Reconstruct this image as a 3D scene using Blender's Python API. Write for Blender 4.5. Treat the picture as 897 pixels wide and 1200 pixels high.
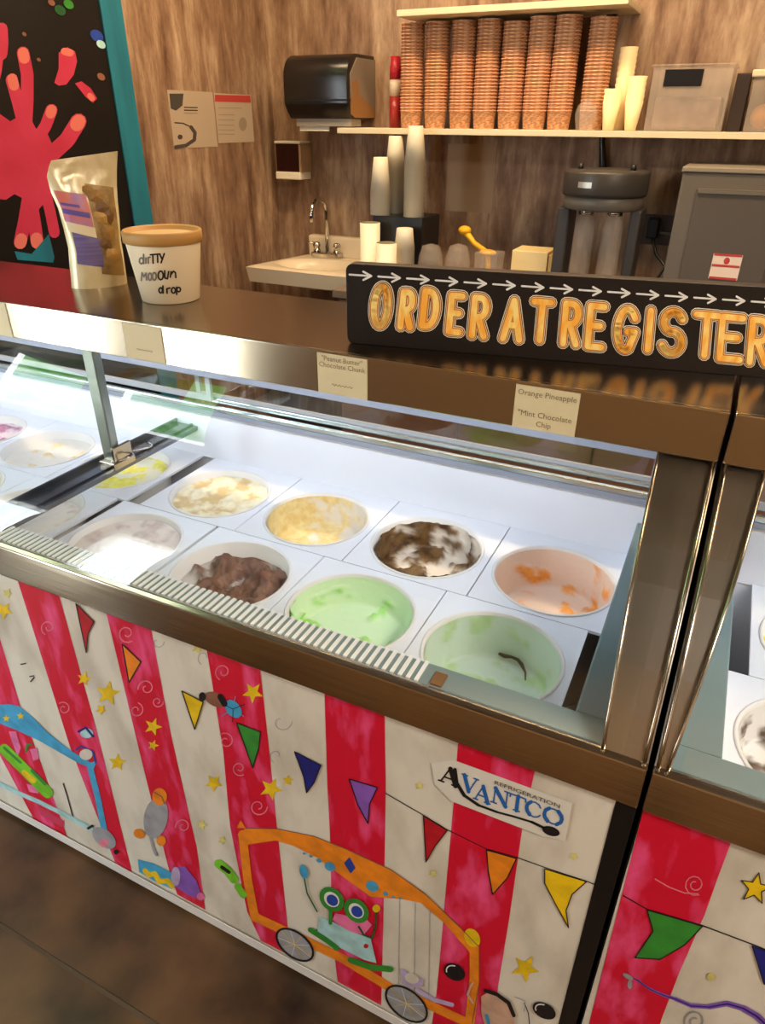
import bpy, bmesh, math, random
from mathutils import Vector, Matrix, noise
from mathutils.geometry import tessellate_polygon
random.seed(7)
S = bpy.context.scene
for o in list(bpy.data.objects): bpy.data.objects.remove(o)
COL = S.collection

# ------------------------------------------------------------------ camera
F = 812.36                                   # focal length in pixels of an 897 x 1200 frame
R = Matrix(((0.89942366, 0.21952755, -0.37794805),
            (0.43704185, -0.440607, 0.78413002),
            (0.00561159, -0.87044421, -0.49223509)))   # camera (right, down, forward) -> world
CAM = Vector((0.0, -0.66, 1.613))
cd = bpy.data.cameras.new('camera'); cam = bpy.data.objects.new('camera', cd); COL.objects.link(cam)
cd.sensor_fit = 'VERTICAL'; cd.sensor_height = 24.0; cd.sensor_width = 24.0 * 897 / 1200
cd.lens = F / 1200 * 24.0; cd.clip_start = 0.01
m = Matrix.Identity(4)
for r in range(3):
    m[r][0] = R[r][0]; m[r][1] = -R[r][1]; m[r][2] = -R[r][2]; m[r][3] = CAM[r]
cam.matrix_world = m
S.camera = cam

# ------------------------------------------------------------------ world, lights, exposure
w = bpy.data.worlds.new('sky'); S.world = w; w.use_nodes = True
bg = w.node_tree.nodes['Background']
bg.inputs[0].default_value = (0.86, 0.93, 1.0, 1); bg.inputs[1].default_value = 12.0
S.view_settings.view_transform = 'Standard'; S.view_settings.look = 'None'
S.view_settings.gamma = 1; S.view_settings.use_curve_mapping = False
S.view_settings.exposure = 0.8

def area(name, loc, size, power, color, rot=(0, 0, 0), portal=False, spread=math.pi):
    l = bpy.data.lights.new(name, 'AREA'); l.shape = 'RECTANGLE'; l.size, l.size_y = size
    l.energy = power; l.color = color; l.spread = spread
    if portal: l.cycles.is_portal = True
    o = bpy.data.objects.new(name, l); COL.objects.link(o); o.location = loc; o.rotation_euler = rot
    return o
FW = -1.7                                     # storefront wall (behind the camera)
WINS = [(-4.05, -3.40), (-2.92, -2.38)]
for a, b in WINS:
    area('window_portal', ((a + b) / 2, FW - 0.02, 1.3), (b - a, 2.4), 1, (1, 1, 1), (math.radians(90), 0, 0), True)
sun = bpy.data.lights.new('sun', 'SUN'); sun.energy = 20.0; sun.angle = math.radians(2); so = bpy.data.objects.new('sun', sun); COL.objects.link(so)
so.rotation_euler = (math.radians(-12), 0, 0)          # high behind the shop: lights the pavement, not the room
WARM = (1.0, 0.72, 0.44)
area('back_counter_lamp', (-0.9, 1.75, 2.85), (2.4, 0.25), 40, WARM)
area('warm_wall_fill', (-0.3, -1.2, 2.85), (2.6, 0.12), 9, (1.0, 0.78, 0.5), (math.radians(-18), 0, 0), False, math.radians(80))  # added unseen fill: warms the band's reflection and bounces onto the panel
area('aisle_lamp', (1.2, 0.6, 2.85), (0.6, 0.4), 14, WARM)
area('front_fill', (1.5, -0.95, 2.85), (0.9, 0.5), 44, (1.0, 0.92, 0.8))  # added unseen fill, brightens the right and lower front panel

# ------------------------------------------------------------------ pixel -> world helpers
def ray(p): return R @ Vector((p[0] - 448.5, p[1] - 600.0, F))
def onY(p, y): d = ray(p); return CAM + d * ((y - CAM.y) / d.y)
def onZ(p, z): d = ray(p); return CAM + d * ((z - CAM.z) / d.z)
def onX(p, x): d = ray(p); return CAM + d * ((x - CAM.x) / d.x)
def onPlane(p, q, n): d = ray(p); return CAM + d * ((q - CAM).dot(n) / d.dot(n))

# ------------------------------------------------------------------ materials
def srgb(r, g, b):
    f = lambda c: (c / 255 / 12.92) if c / 255 <= 0.04045 else ((c / 255 + 0.055) / 1.055) ** 2.4
    return (f(r), f(g), f(b), 1)
MATS = {}
def mat(name, col, rough=0.5, metal=0.0, col2=None, scale=(8, 8, 8), detail=4, lo=0.35, hi=0.65, bump=0.0, emit=0, trans=0.0, ior=1.45, spec=0.5, coat=0, sheen=0):
    if name in MATS: return MATS[name]
    mt = bpy.data.materials.new(name); mt.use_nodes = True; nt = mt.node_tree; b = nt.nodes['Principled BSDF']
    c = srgb(*col)
    b.inputs['Base Color'].default_value = c; b.inputs['Roughness'].default_value = rough
    b.inputs['Metallic'].default_value = metal; b.inputs['IOR'].default_value = ior
    b.inputs['Specular IOR Level'].default_value = spec; b.inputs['Coat Weight'].default_value = coat
    if trans: b.inputs['Transmission Weight'].default_value = trans
    if emit: b.inputs['Emission Color'].default_value = c; b.inputs['Emission Strength'].default_value = emit
    if col2 or bump:
        tc = nt.nodes.new('ShaderNodeTexCoord'); mp = nt.nodes.new('ShaderNodeMapping'); mp.inputs['Scale'].default_value = scale
        nz = nt.nodes.new('ShaderNodeTexNoise'); nz.inputs['Scale'].default_value = 1; nz.inputs['Detail'].default_value = detail
        nt.links.new(tc.outputs['Object'], mp.inputs[0]); nt.links.new(mp.outputs[0], nz.inputs[0])
        if col2:
            rp = nt.nodes.new('ShaderNodeValToRGB'); rp.color_ramp.elements[0].position = lo; rp.color_ramp.elements[1].position = hi
            rp.color_ramp.elements[0].color = c; rp.color_ramp.elements[1].color = srgb(*col2)
            nt.links.new(nz.outputs[0], rp.inputs[0]); nt.links.new(rp.outputs[0], b.inputs['Base Color'])
        if bump:
            bp = nt.nodes.new('ShaderNodeBump'); bp.inputs['Strength'].default_value = bump; bp.inputs['Distance'].default_value = 0.01
            nt.links.new(nz.outputs[0], bp.inputs['Height']); nt.links.new(bp.outputs[0], b.inputs['Normal'])
    MATS[name] = mt
    return mt
def glass_mat(name, tint=(1, 1, 1, 1), rough=0.01, ior=1.5, base=0.0):
    mt = bpy.data.materials.new(name); mt.use_nodes = True; nt = mt.node_tree; nt.nodes.clear()
    out = nt.nodes.new('ShaderNodeOutputMaterial'); tr = nt.nodes.new('ShaderNodeBsdfTransparent'); gl = nt.nodes.new('ShaderNodeBsdfGlossy')
    lw = nt.nodes.new('ShaderNodeLayerWeight'); lw.inputs[0].default_value = 0.5; fr = nt.nodes.new('ShaderNodeMath'); fr.operation = 'POWER'; fr.inputs[1].default_value = 5.0; nt.links.new(lw.outputs['Facing'], fr.inputs[0]); mx = nt.nodes.new('ShaderNodeMixShader')
    ad = nt.nodes.new('ShaderNodeMath'); ad.operation = 'MULTIPLY_ADD'; ad.inputs[1].default_value = 0.95; ad.inputs[2].default_value = 0.04 + base; ad.use_clamp = True
    tr.inputs[0].default_value = tint; gl.inputs['Roughness'].default_value = rough
    nt.links.new(fr.outputs[0], ad.inputs[0]); nt.links.new(ad.outputs[0], mx.inputs[0]); nt.links.new(tr.outputs[0], mx.inputs[1]); nt.links.new(gl.outputs[0], mx.inputs[2])
    nt.links.new(mx.outputs[0], out.inputs[0]); MATS[name] = mt
    return mt
def wood_mat(name, dark, mid, light, sc=(16, 16, 1.1)):
    mt = bpy.data.materials.new(name); mt.use_nodes = True; nt = mt.node_tree; b = nt.nodes['Principled BSDF']
    tc = nt.nodes.new('ShaderNodeTexCoord')
    def nz(s, det, dist=0):
        mp = nt.nodes.new('ShaderNodeMapping'); mp.inputs['Scale'].default_value = s
        n = nt.nodes.new('ShaderNodeTexNoise'); n.inputs['Scale'].default_value = 1; n.inputs['Detail'].default_value = det; n.inputs['Roughness'].default_value = 0.65
        n.inputs['Distortion'].default_value = dist
        nt.links.new(tc.outputs['Object'], mp.inputs[0]); nt.links.new(mp.outputs[0], n.inputs[0]); return n
    a = nz(sc, 8, 0.3); c = nz((2.5 * sc[0], 2.5 * sc[1], 6 * sc[2]), 6)
    ad = nt.nodes.new('ShaderNodeMath'); ad.operation = 'MULTIPLY_ADD'; ad.inputs[1].default_value = 0.45
    nt.links.new(c.outputs[0], ad.inputs[0]); nt.links.new(a.outputs[0], ad.inputs[2])
    rp = nt.nodes.new('ShaderNodeValToRGB'); e = rp.color_ramp.elements
    e[0].position = 0.52; e[0].color = srgb(*dark); e[1].position = 0.98; e[1].color = srgb(*light)
    q = e.new(0.72); q.color = srgb(*mid)
    nt.links.new(ad.outputs[0], rp.inputs[0]); nt.links.new(rp.outputs[0], b.inputs['Base Color'])
    b.inputs['Roughness'].default_value = 0.6; b.inputs['Specular IOR Level'].default_value = 0.3
    MATS[name] = mt
    return mt
WOOD = wood_mat('weathered_wood', (92, 64, 47), (140, 110, 86), (196, 170, 140), (9, 9, 1.3))
STEEL = mat('stainless', (184, 172, 154), 0.16, 1.0, bump=0.02, scale=(3, 60, 60))
TOPSTEEL = mat('stainless_top', (146, 130, 114), 0.22, 1.0, bump=0.02, scale=(60, 3, 3))
DSTEEL = mat('dark_stainless', (150, 142, 132), 0.34, 1.0)
BLACK = mat('black_plastic', (18, 17, 17), 0.35)
BODY = mat('cabinet_black', (14, 13, 13), 0.4)
CREAM = mat('cream_paint', (222, 217, 202), 0.55, col2=(188, 180, 162), scale=(12, 12, 5.0), detail=8, lo=0.44, hi=0.74)
CRIM = mat('crimson_paint', (208, 6, 46), 0.5, col2=(238, 84, 140), scale=(24, 24, 8), detail=10, lo=0.5, hi=0.7)
WHITE = mat('white_plastic', (236, 238, 243), 0.35)
TRAY = mat('tray_white', (232, 235, 242), 0.3)
LEDGE = mat('ledge_plastic', (120, 142, 146), 0.3)
GREYP = mat('grey_plastic', (150, 156, 170), 0.4)
GLASS = glass_mat('clear_glass', (0.97, 0.99, 0.985, 1), 0.01, 1.5, 0.03)
CLEAR = glass_mat('clear_plastic', (0.93, 0.92, 0.9, 1), 0.05, 1.45, 0.06)
CLOUD = mat('cloudy_plastic', (206, 190, 172), 0.25); CLOUD.node_tree.nodes['Principled BSDF'].inputs['Alpha'].default_value = 0.22
PAPER = mat('paper', (226, 218, 196), 0.7)
PINK = mat('hot_pink_paint', (204, 58, 92), 0.5, col2=(190, 44, 74), scale=(6, 6, 6))
PINKL = mat('pink_light_paint', (222, 118, 106), 0.5)
TEAL = mat('teal_paint', (36, 128, 150), 0.5, col2=(26, 104, 124), scale=(10, 10, 2))
INK = mat('black_ink', (22, 20, 22), 0.5)
CHROME = mat('chrome', (200, 198, 194), 0.08, 1.0)
PAINT = lambda n, c: mat('paint_' + n, c, 0.5, col2=tuple(int(v * 0.86) for v in c), scale=(30, 30, 30), lo=0.4, hi=0.7)
YEL = PAINT('yellow', (242, 204, 22)); ORA = PAINT('orange', (244, 142, 28)); GRN = PAINT('green', (54, 146, 50)); LIM = PAINT('lime', (122, 206, 40))
NAV = PAINT('navy', (26, 32, 128)); PUR = PAINT('purple', (140, 92, 190)); RED = PAINT('red', (196, 20, 36)); SKY = PAINT('sky', (70, 168, 214))
PALE = PAINT('pale_blue', (176, 222, 224)); SKIN = PAINT('tan', (214, 176, 150)); GRY = PAINT('grey', (162, 164, 170)); DGR = PAINT('dark_green', (30, 92, 46))
BLU = PAINT('blue', (36, 70, 170)); LPK = PAINT('light_pink', (238, 120, 170)); FYE = PAINT('faint_yellow', (226, 218, 128)); CHALK = mat('white_chalk', (226, 224, 218), 0.7)
PKW = PAINT('pale_rose', (232, 130, 150)); BRN = PAINT('brown', (140, 92, 70)); LAV = PAINT('lavender', (196, 176, 216))

# ------------------------------------------------------------------ mesh builder
class MB:
    def __init__(s): s.v = []; s.f = []; s.m = []; s.sm = []
    def add(s, vs, fs, mi=0, smooth=False):
        n = len(s.v); s.v += [Vector(q) for q in vs]
        for f in fs: s.f.append([i + n for i in f]); s.m.append(mi); s.sm.append(smooth)
        return s
    def box(s, x0, x1, y0, y1, z0, z1, mi=0):
        vs = [(x, y, z) for z in (z0, z1) for y in (y0, y1) for x in (x0, x1)]
        return s.add(vs, [(0, 2, 3, 1), (4, 5, 7, 6), (0, 1, 5, 4), (2, 6, 7, 3), (0, 4, 6, 2), (1, 3, 7, 5)], mi)
    def lathe(s, prof, c=(0, 0, 0), n=32, mi=0, smooth=True, cap0=True, cap1=True, sx=1, sy=1):
        c = Vector(c); vs = []
        for r, z in prof:
            for i in range(n):
                a = 2 * math.pi * i / n; vs.append(c + Vector((r * math.cos(a) * sx, r * math.sin(a) * sy, z)))
        fs = [(k * n + i, k * n + (i + 1) % n, (k + 1) * n + (i + 1) % n, (k + 1) * n + i) for k in range(len(prof) - 1) for i in range(n)]
        s.add(vs, fs, mi, smooth); b = len(s.v) - len(vs)
        if cap0 and prof[0][0] > 1e-6: s.f.append([b + i for i in range(n)][::-1]); s.m.append(mi); s.sm.append(False)
        if cap1 and prof[-1][0] > 1e-6: s.f.append([b + (len(prof) - 1) * n + i for i in range(n)]); s.m.append(mi); s.sm.append(False)
        return s
    def tube(s, pts, r, n=8, mi=0, closed=False):
        pts = [Vector(p) for p in pts]; rs = r if isinstance(r, (list, tuple)) else [r] * len(pts); vs = []
        up = None
        for i, p in enumerate(pts):
            t = (pts[min(i + 1, len(pts) - 1)] - pts[max(i - 1, 0)]).normalized()
            if up is None: up = t.orthogonal().normalized()
            up = (up - t * up.dot(t)).normalized(); bi = t.cross(up)
            for k in range(n):
                a = 2 * math.pi * k / n; vs.append(p + (up * math.cos(a) + bi * math.sin(a)) * rs[i])
        L = len(pts)
        fs = [(k * n + i, k * n + (i + 1) % n, (k + 1) * n + (i + 1) % n, (k + 1) * n + i) for k in range(L - 1) for i in range(n)]
        fs += [tuple(range(n))[::-1], tuple((L - 1) * n + i for i in range(n))]
        return s.add(vs, fs, mi, True)
    def prism(s, poly, axis, a0, a1, mi=0, smooth=False):
        """poly: 2D outline; axis 'x': (y,z), 'y': (x,z), 'z': (x,y)"""
        def P(q, a): return (a, q[0], q[1]) if axis == 'x' else (q[0], a, q[1]) if axis == 'y' else (q[0], q[1], a)
        n = len(poly); vs = [P(q, a0) for q in poly] + [P(q, a1) for q in poly]
        tri = tessellate_polygon([[Vector((q[0], q[1], 0)) for q in poly]])
        s.add(vs, [tuple(t) for t in tri] + [tuple(i + n for i in t) for t in tri], mi)
        b = len(s.v) - len(vs)
        for i in range(n): s.f.append([b + i, b + (i + 1) % n, b + n + (i + 1) % n, b + n + i]); s.m.append(mi); s.sm.append(smooth)
        return s
    def ell(s, c, r, n=16, k=10, mi=0):
        return s.lathe([(r[0] * math.sin(math.pi * j / k) if 0 < j < k else 1e-5, -r[2] * math.cos(math.pi * j / k)) for j in range(k + 1)], c, n, mi, True, False, False, 1, r[1] / r[0])
    def fill(s, pts, mi=0):
        """flat polygon from 3D points"""
        tri = tessellate_polygon([[Vector(p) for p in pts]])
        return s.add(pts, [tuple(t) for t in tri], mi)
    def build(s, name, mats, parent=None, origin=None, bevel=0, seg=2):
        me = bpy.data.meshes.new(name)
        o0 = Vector(origin) if origin is not None else (root_loc(parent) if parent else Vector((0, 0, 0)))
        me.from_pydata([tuple(v - o0) for v in s.v], [], s.f)
        for mm in (mats if isinstance(mats, (list, tuple)) else [mats]): me.materials.append(mm)
        for p, mi, sm in zip(me.polygons, s.m, s.sm): p.material_index = mi; p.use_smooth = sm
        bm = bmesh.new(); bm.from_mesh(me); bmesh.ops.recalc_face_normals(bm, faces=bm.faces); bm.to_mesh(me); bm.free()
        o = bpy.data.objects.new(name, me); COL.objects.link(o)
        if parent: o.parent = parent
        else: o.location = o0
        if bevel:
            b = o.modifiers.new('bevel', 'BEVEL'); b.width = bevel; b.segments = seg; b.limit_method = 'ANGLE'
        return o
def root_loc(o):
    while o.parent: o = o.parent
    return Vector(o.location)
def tag(o, label, cat, group=None):
    o['label'] = label; o['category'] = cat
    if group: o['group'] = group
    return o
def thing(name, loc, label, cat, group=None):
    o = bpy.data.objects.new(name, None); COL.objects.link(o); o.location = loc; o.empty_display_size = 0.05
    return tag(o, label, cat, group)
def struct(o): o['kind'] = 'structure'; return o

# flat paint: strokes, polygons and ellipses laid on any surface through a 2D -> 3D map
def disc2(c, r, n=10): return [(c[0] + r * math.cos(2 * math.pi * i / n), c[1] + r * math.sin(2 * math.pi * i / n)) for i in range(n)]
def ell2(c, a, b, rot=0, n=20):
    ca, sa = math.cos(math.radians(rot)), math.sin(math.radians(rot))
    return [(c[0] + a * math.cos(t) * ca - b * math.sin(t) * sa, c[1] + a * math.cos(t) * sa + b * math.sin(t) * ca) for t in [2 * math.pi * i / n for i in range(n)]]
def star2(c, r, rot=-90, k=0.42):
    return [(c[0] + (r if i % 2 == 0 else r * k) * math.cos(math.radians(rot + 36 * i)), c[1] + (r if i % 2 == 0 else r * k) * math.sin(math.radians(rot + 36 * i))) for i in range(10)]
def stroke2(pts, wd, closed=False):
    """list of 2D polygons that make a round-ended brush stroke"""
    out = []; pts = list(pts) + ([pts[0]] if closed else [])
    for a, b in zip(pts[:-1], pts[1:]):
        dx, dy = b[0] - a[0], b[1] - a[1]; L = math.hypot(dx, dy)
        if L < 1e-9: continue
        nx, ny = -dy / L * wd / 2, dx / L * wd / 2
        out.append([(a[0] + nx, a[1] + ny), (b[0] + nx, b[1] + ny), (b[0] - nx, b[1] - ny), (a[0] - nx, a[1] - ny)])
    for p in pts: out.append(disc2(p, wd / 2, 10))
    return out
class Paint:
    """collects flat shapes (material, layer) and lays them on a surface"""
    def __init__(s, fmap): s.map = fmap; s.mb = MB(); s.mats = []; s.n = 0
    def mi(s, mt):
        if mt not in s.mats: s.mats.append(mt)
        return s.mats.index(mt)
    def poly(s, pts, mt, lay=0):
        s.n += 1; s.mb.fill([s.map(p, lay + 0.006 * min(s.n, 140)) for p in pts], s.mi(mt)); return s
    def stroke(s, pts, wd, mt, lay=0, closed=False):
        for q in stroke2(pts, wd, closed): s.poly(q, mt, lay)
        return s
    def build(s, name, parent, **k): return s.mb.build(name, s.mats, parent, **k)
def panel_map(base):
    return lambda p, lay: Vector((onY(p, 0).x, -0.0006 - 0.0003 * (base + lay), onY(p, 0).z))
def crop(ox, oy, sc): return lambda pts: [(ox + x / sc, oy + y / sc) for x, y in pts]
C1 = crop(0, 660, 2.99); C2 = crop(200, 740, 2.99); C3 = crop(450, 850, 2.99); C4 = crop(660, 900, 3.785); C6 = crop(240, 940, 2.563); C7 = crop(0, 780, 5.219); C8 = crop(500, 1080, 4.077)

# ------------------------------------------------------------------ setting
YB = 2.77; XL = -2.29; RX0, RX1 = -4.7, 2.6; CH = 2.9
fl = struct(MB().box(RX0, RX1, FW - 0.1, YB + 0.1, -0.12, -0.006).build('floor', mat('floor_joint', (96, 82, 66), 0.7)))
CONC = mat('stained_concrete', (34, 22, 13), 0.4, col2=(124, 92, 60), scale=(3.2, 3.2, 3.2), detail=9, lo=0.36, hi=0.75, bump=0.05)
for y0, y1 in ((FW - 0.1, -0.218), (-0.208, 1.3), (1.31, YB + 0.1)):
    for x0, x1 in ((RX0, -2.405), (-2.395, -0.005 + 0.3), (0.305, RX1)):
        MB().box(x0, x1, y0, y1, -0.05, 0.0).build('slab', CONC, fl)
struct(MB().box(RX0, RX1, FW - 0.1, YB + 0.1, CH, CH + 0.1).build('ceiling', mat('ceiling_paint', (150, 140, 126), 0.8)))
struct(MB().box(RX0 - 0.1, RX1 + 0.1, YB, YB + 0.1, 0, CH).build('wall_back', WOOD))
struct(MB().box(RX1, RX1 + 0.1, FW, YB, 0, CH).build('wall_right', mat('side_paint', (118, 96, 76), 0.7)))
struct(MB().box(RX0 - 0.1, RX0, FW, YB, 0, CH).build('wall_far_left', mat('side_paint2', (150, 146, 138), 0.7)))
# partition on the left: wood up to the teal trim, black painted with a pink splash beyond it
PY0, PY1 = 0.55, onX((180, 270), XL).y; PT = onX((158, 270), XL).y
wl = struct(MB().box(XL - 0.1, XL, PY1, YB, 0, CH - 0.04).build('wall_left', WOOD))
BLKW = mat('black_wall_paint', (7, 6, 7), 0.45, col2=(14, 11, 11), scale=(3, 3, 3))
wm = struct(MB().box(XL - 0.1, XL, PY0, PT, 0, CH - 0.04).build('wall_mural', BLKW))
struct(MB().box(XL - 0.105, XL + 0.008, PT, PY1, 0, CH - 0.04).build('trim_1', TEAL, bevel=0.004))
# storefront wall with tall windows behind the camera
SF = mat('storefront_paint', (150, 124, 94), 0.7)
fm = MB(); xs = [RX0] + [v for ab in WINS for v in ab] + [RX1]
for i in range(0, len(xs), 2): fm.box(xs[i], xs[i + 1], FW - 0.1, FW, 0, CH)
for a, b in WINS: fm.box(a, b, FW - 0.1, FW, 0, 0.12); fm.box(a, b, FW - 0.1, FW, 2.5, CH)
struct(fm.build('wall_front', SF))
for i, (a, b) in enumerate(WINS):
    f = MB()
    for x in (a, b - 0.05): f.box(x, x + 0.05, FW - 0.08, FW + 0.01, 0.12, 2.5)
    for z in (0.12, 1.55, 2.45): f.box(a, b, FW - 0.08, FW + 0.01, z, z + 0.05)
    wo = struct(f.build('window_%d' % (i + 1), mat('window_frame', (236, 236, 232), 0.4)))
    for z0, z1 in ((0.17, 1.55), (1.6, 2.45)): MB().box(a + 0.05, b - 0.05, FW - 0.045, FW - 0.04, z0, z1).build('pane', GLASS, wo)
pv = MB().box(-9, 6, -12, FW - 0.1, -0.2, -0.12).build('pavement', mat('pavement_concrete', (196, 194, 186), 0.8)); struct(pv)

# pink splash on the black wall
def mural_map(base): return lambda p, lay: Vector((XL + 0.0008 + 0.0004 * (base + lay), onX(p, XL).y, onX(p, XL).z))
def blob(P, pts, wd, mt, lay=0):
    for (x, y, r) in pts: P.poly(disc2((x, y), r, 20), mt, lay)
M1 = crop(0, 0, 2.99)
P = Paint(mural_map(0))
P.poly(M1([(-120, 440), (-30, 430), (0, 400), (35, 425), (70, 405), (100, 400), (125, 450), (160, 455), (180, 500), (200, 520), (185, 580), (180, 640), (165, 700), (130, 740), (90, 700), (50, 680), (20, 700), (-60, 690), (-130, 640)]), PINK)
for a, wd in (([(40, 280), (60, 350), (85, 450), (100, 560)], 42), ([(80, 185), (95, 260), (95, 350), (90, 450)], 44), ([(180, 385), (160, 440), (110, 520)], 42), ([(275, 425), (235, 490), (170, 550), (110, 570)], 56),
              ([(70, 850), (85, 780), (100, 690), (95, 560)], 46), ([(130, 850), (120, 780), (105, 690)], 46), ([(190, 815), (175, 740), (150, 640), (110, 570)], 38), ([(-60, 420), (-20, 250), (-5, 130)], 50), ([(5, 100), (8, 150), (4, 190)], 42), ([(-90, 700), (-100, 850)], 46), ([(-110, 500), (-200, 430), (-280, 400)], 50), ([(-110, 590), (-210, 640), (-290, 690)], 48), ([(-100, 470), (-170, 320), (-200, 240)], 46), ([(-60, 640), (-170, 760), (-190, 830)], 44)):
    P.stroke(M1(a), wd / 2.99, PINK)
P.poly(M1([(205, 185), (235, 165), (262, 180), (270, 215), (258, 262), (232, 296), (205, 300), (190, 290), (205, 240)]), PINK)
P.poly(M1([(262, 292), (285, 285), (318, 310), (340, 345), (325, 360), (300, 340)]), PINK)
for a, wd in (([(42, 275), (48, 300)], 36), ([(80, 185), (84, 205)], 38), ([(70, 852), (74, 838)], 42), ([(128, 850), (127, 835)], 42), ([(275, 425), (268, 437)], 48), ([(225, 180), (245, 185)], 26), ([(180, 385), (176, 398)], 36), ([(322, 345), (314, 335)], 20)):
    P.stroke(M1(a), wd / 2.99, PINKL, 1)
P.poly(M1([(50, 880), (110, 890), (170, 820), (190, 900), (185, 920), (60, 910)]), TEAL, 1)
P.build('painted_splash', wm)
P = Paint(mural_map(3))  # dim lights and reflections on the dark wall, painted as colour specks
for x, y, r, mt in ((113 * 2.99, 42 * 2.99, 26, BLU), (118 * 2.99, 52 * 2.99, 18, PALE), (80 * 2.99, 5 * 2.99, 20, GRN), (70 * 2.99, 12 * 2.99, 22, DGR), (28 * 2.99, 40 * 2.99, 9, BRN), (45 * 2.99, 70 * 2.99, 8, BRN), (60 * 2.99, 3 * 2.99, 14, BRN), (118 * 2.99, 90 * 2.99, 16, BRN)):
    P.poly(M1(ell2((x, y), r, r * 0.7, 40)), mt, 0)
P.build('painted_light_specks', wm)

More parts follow.
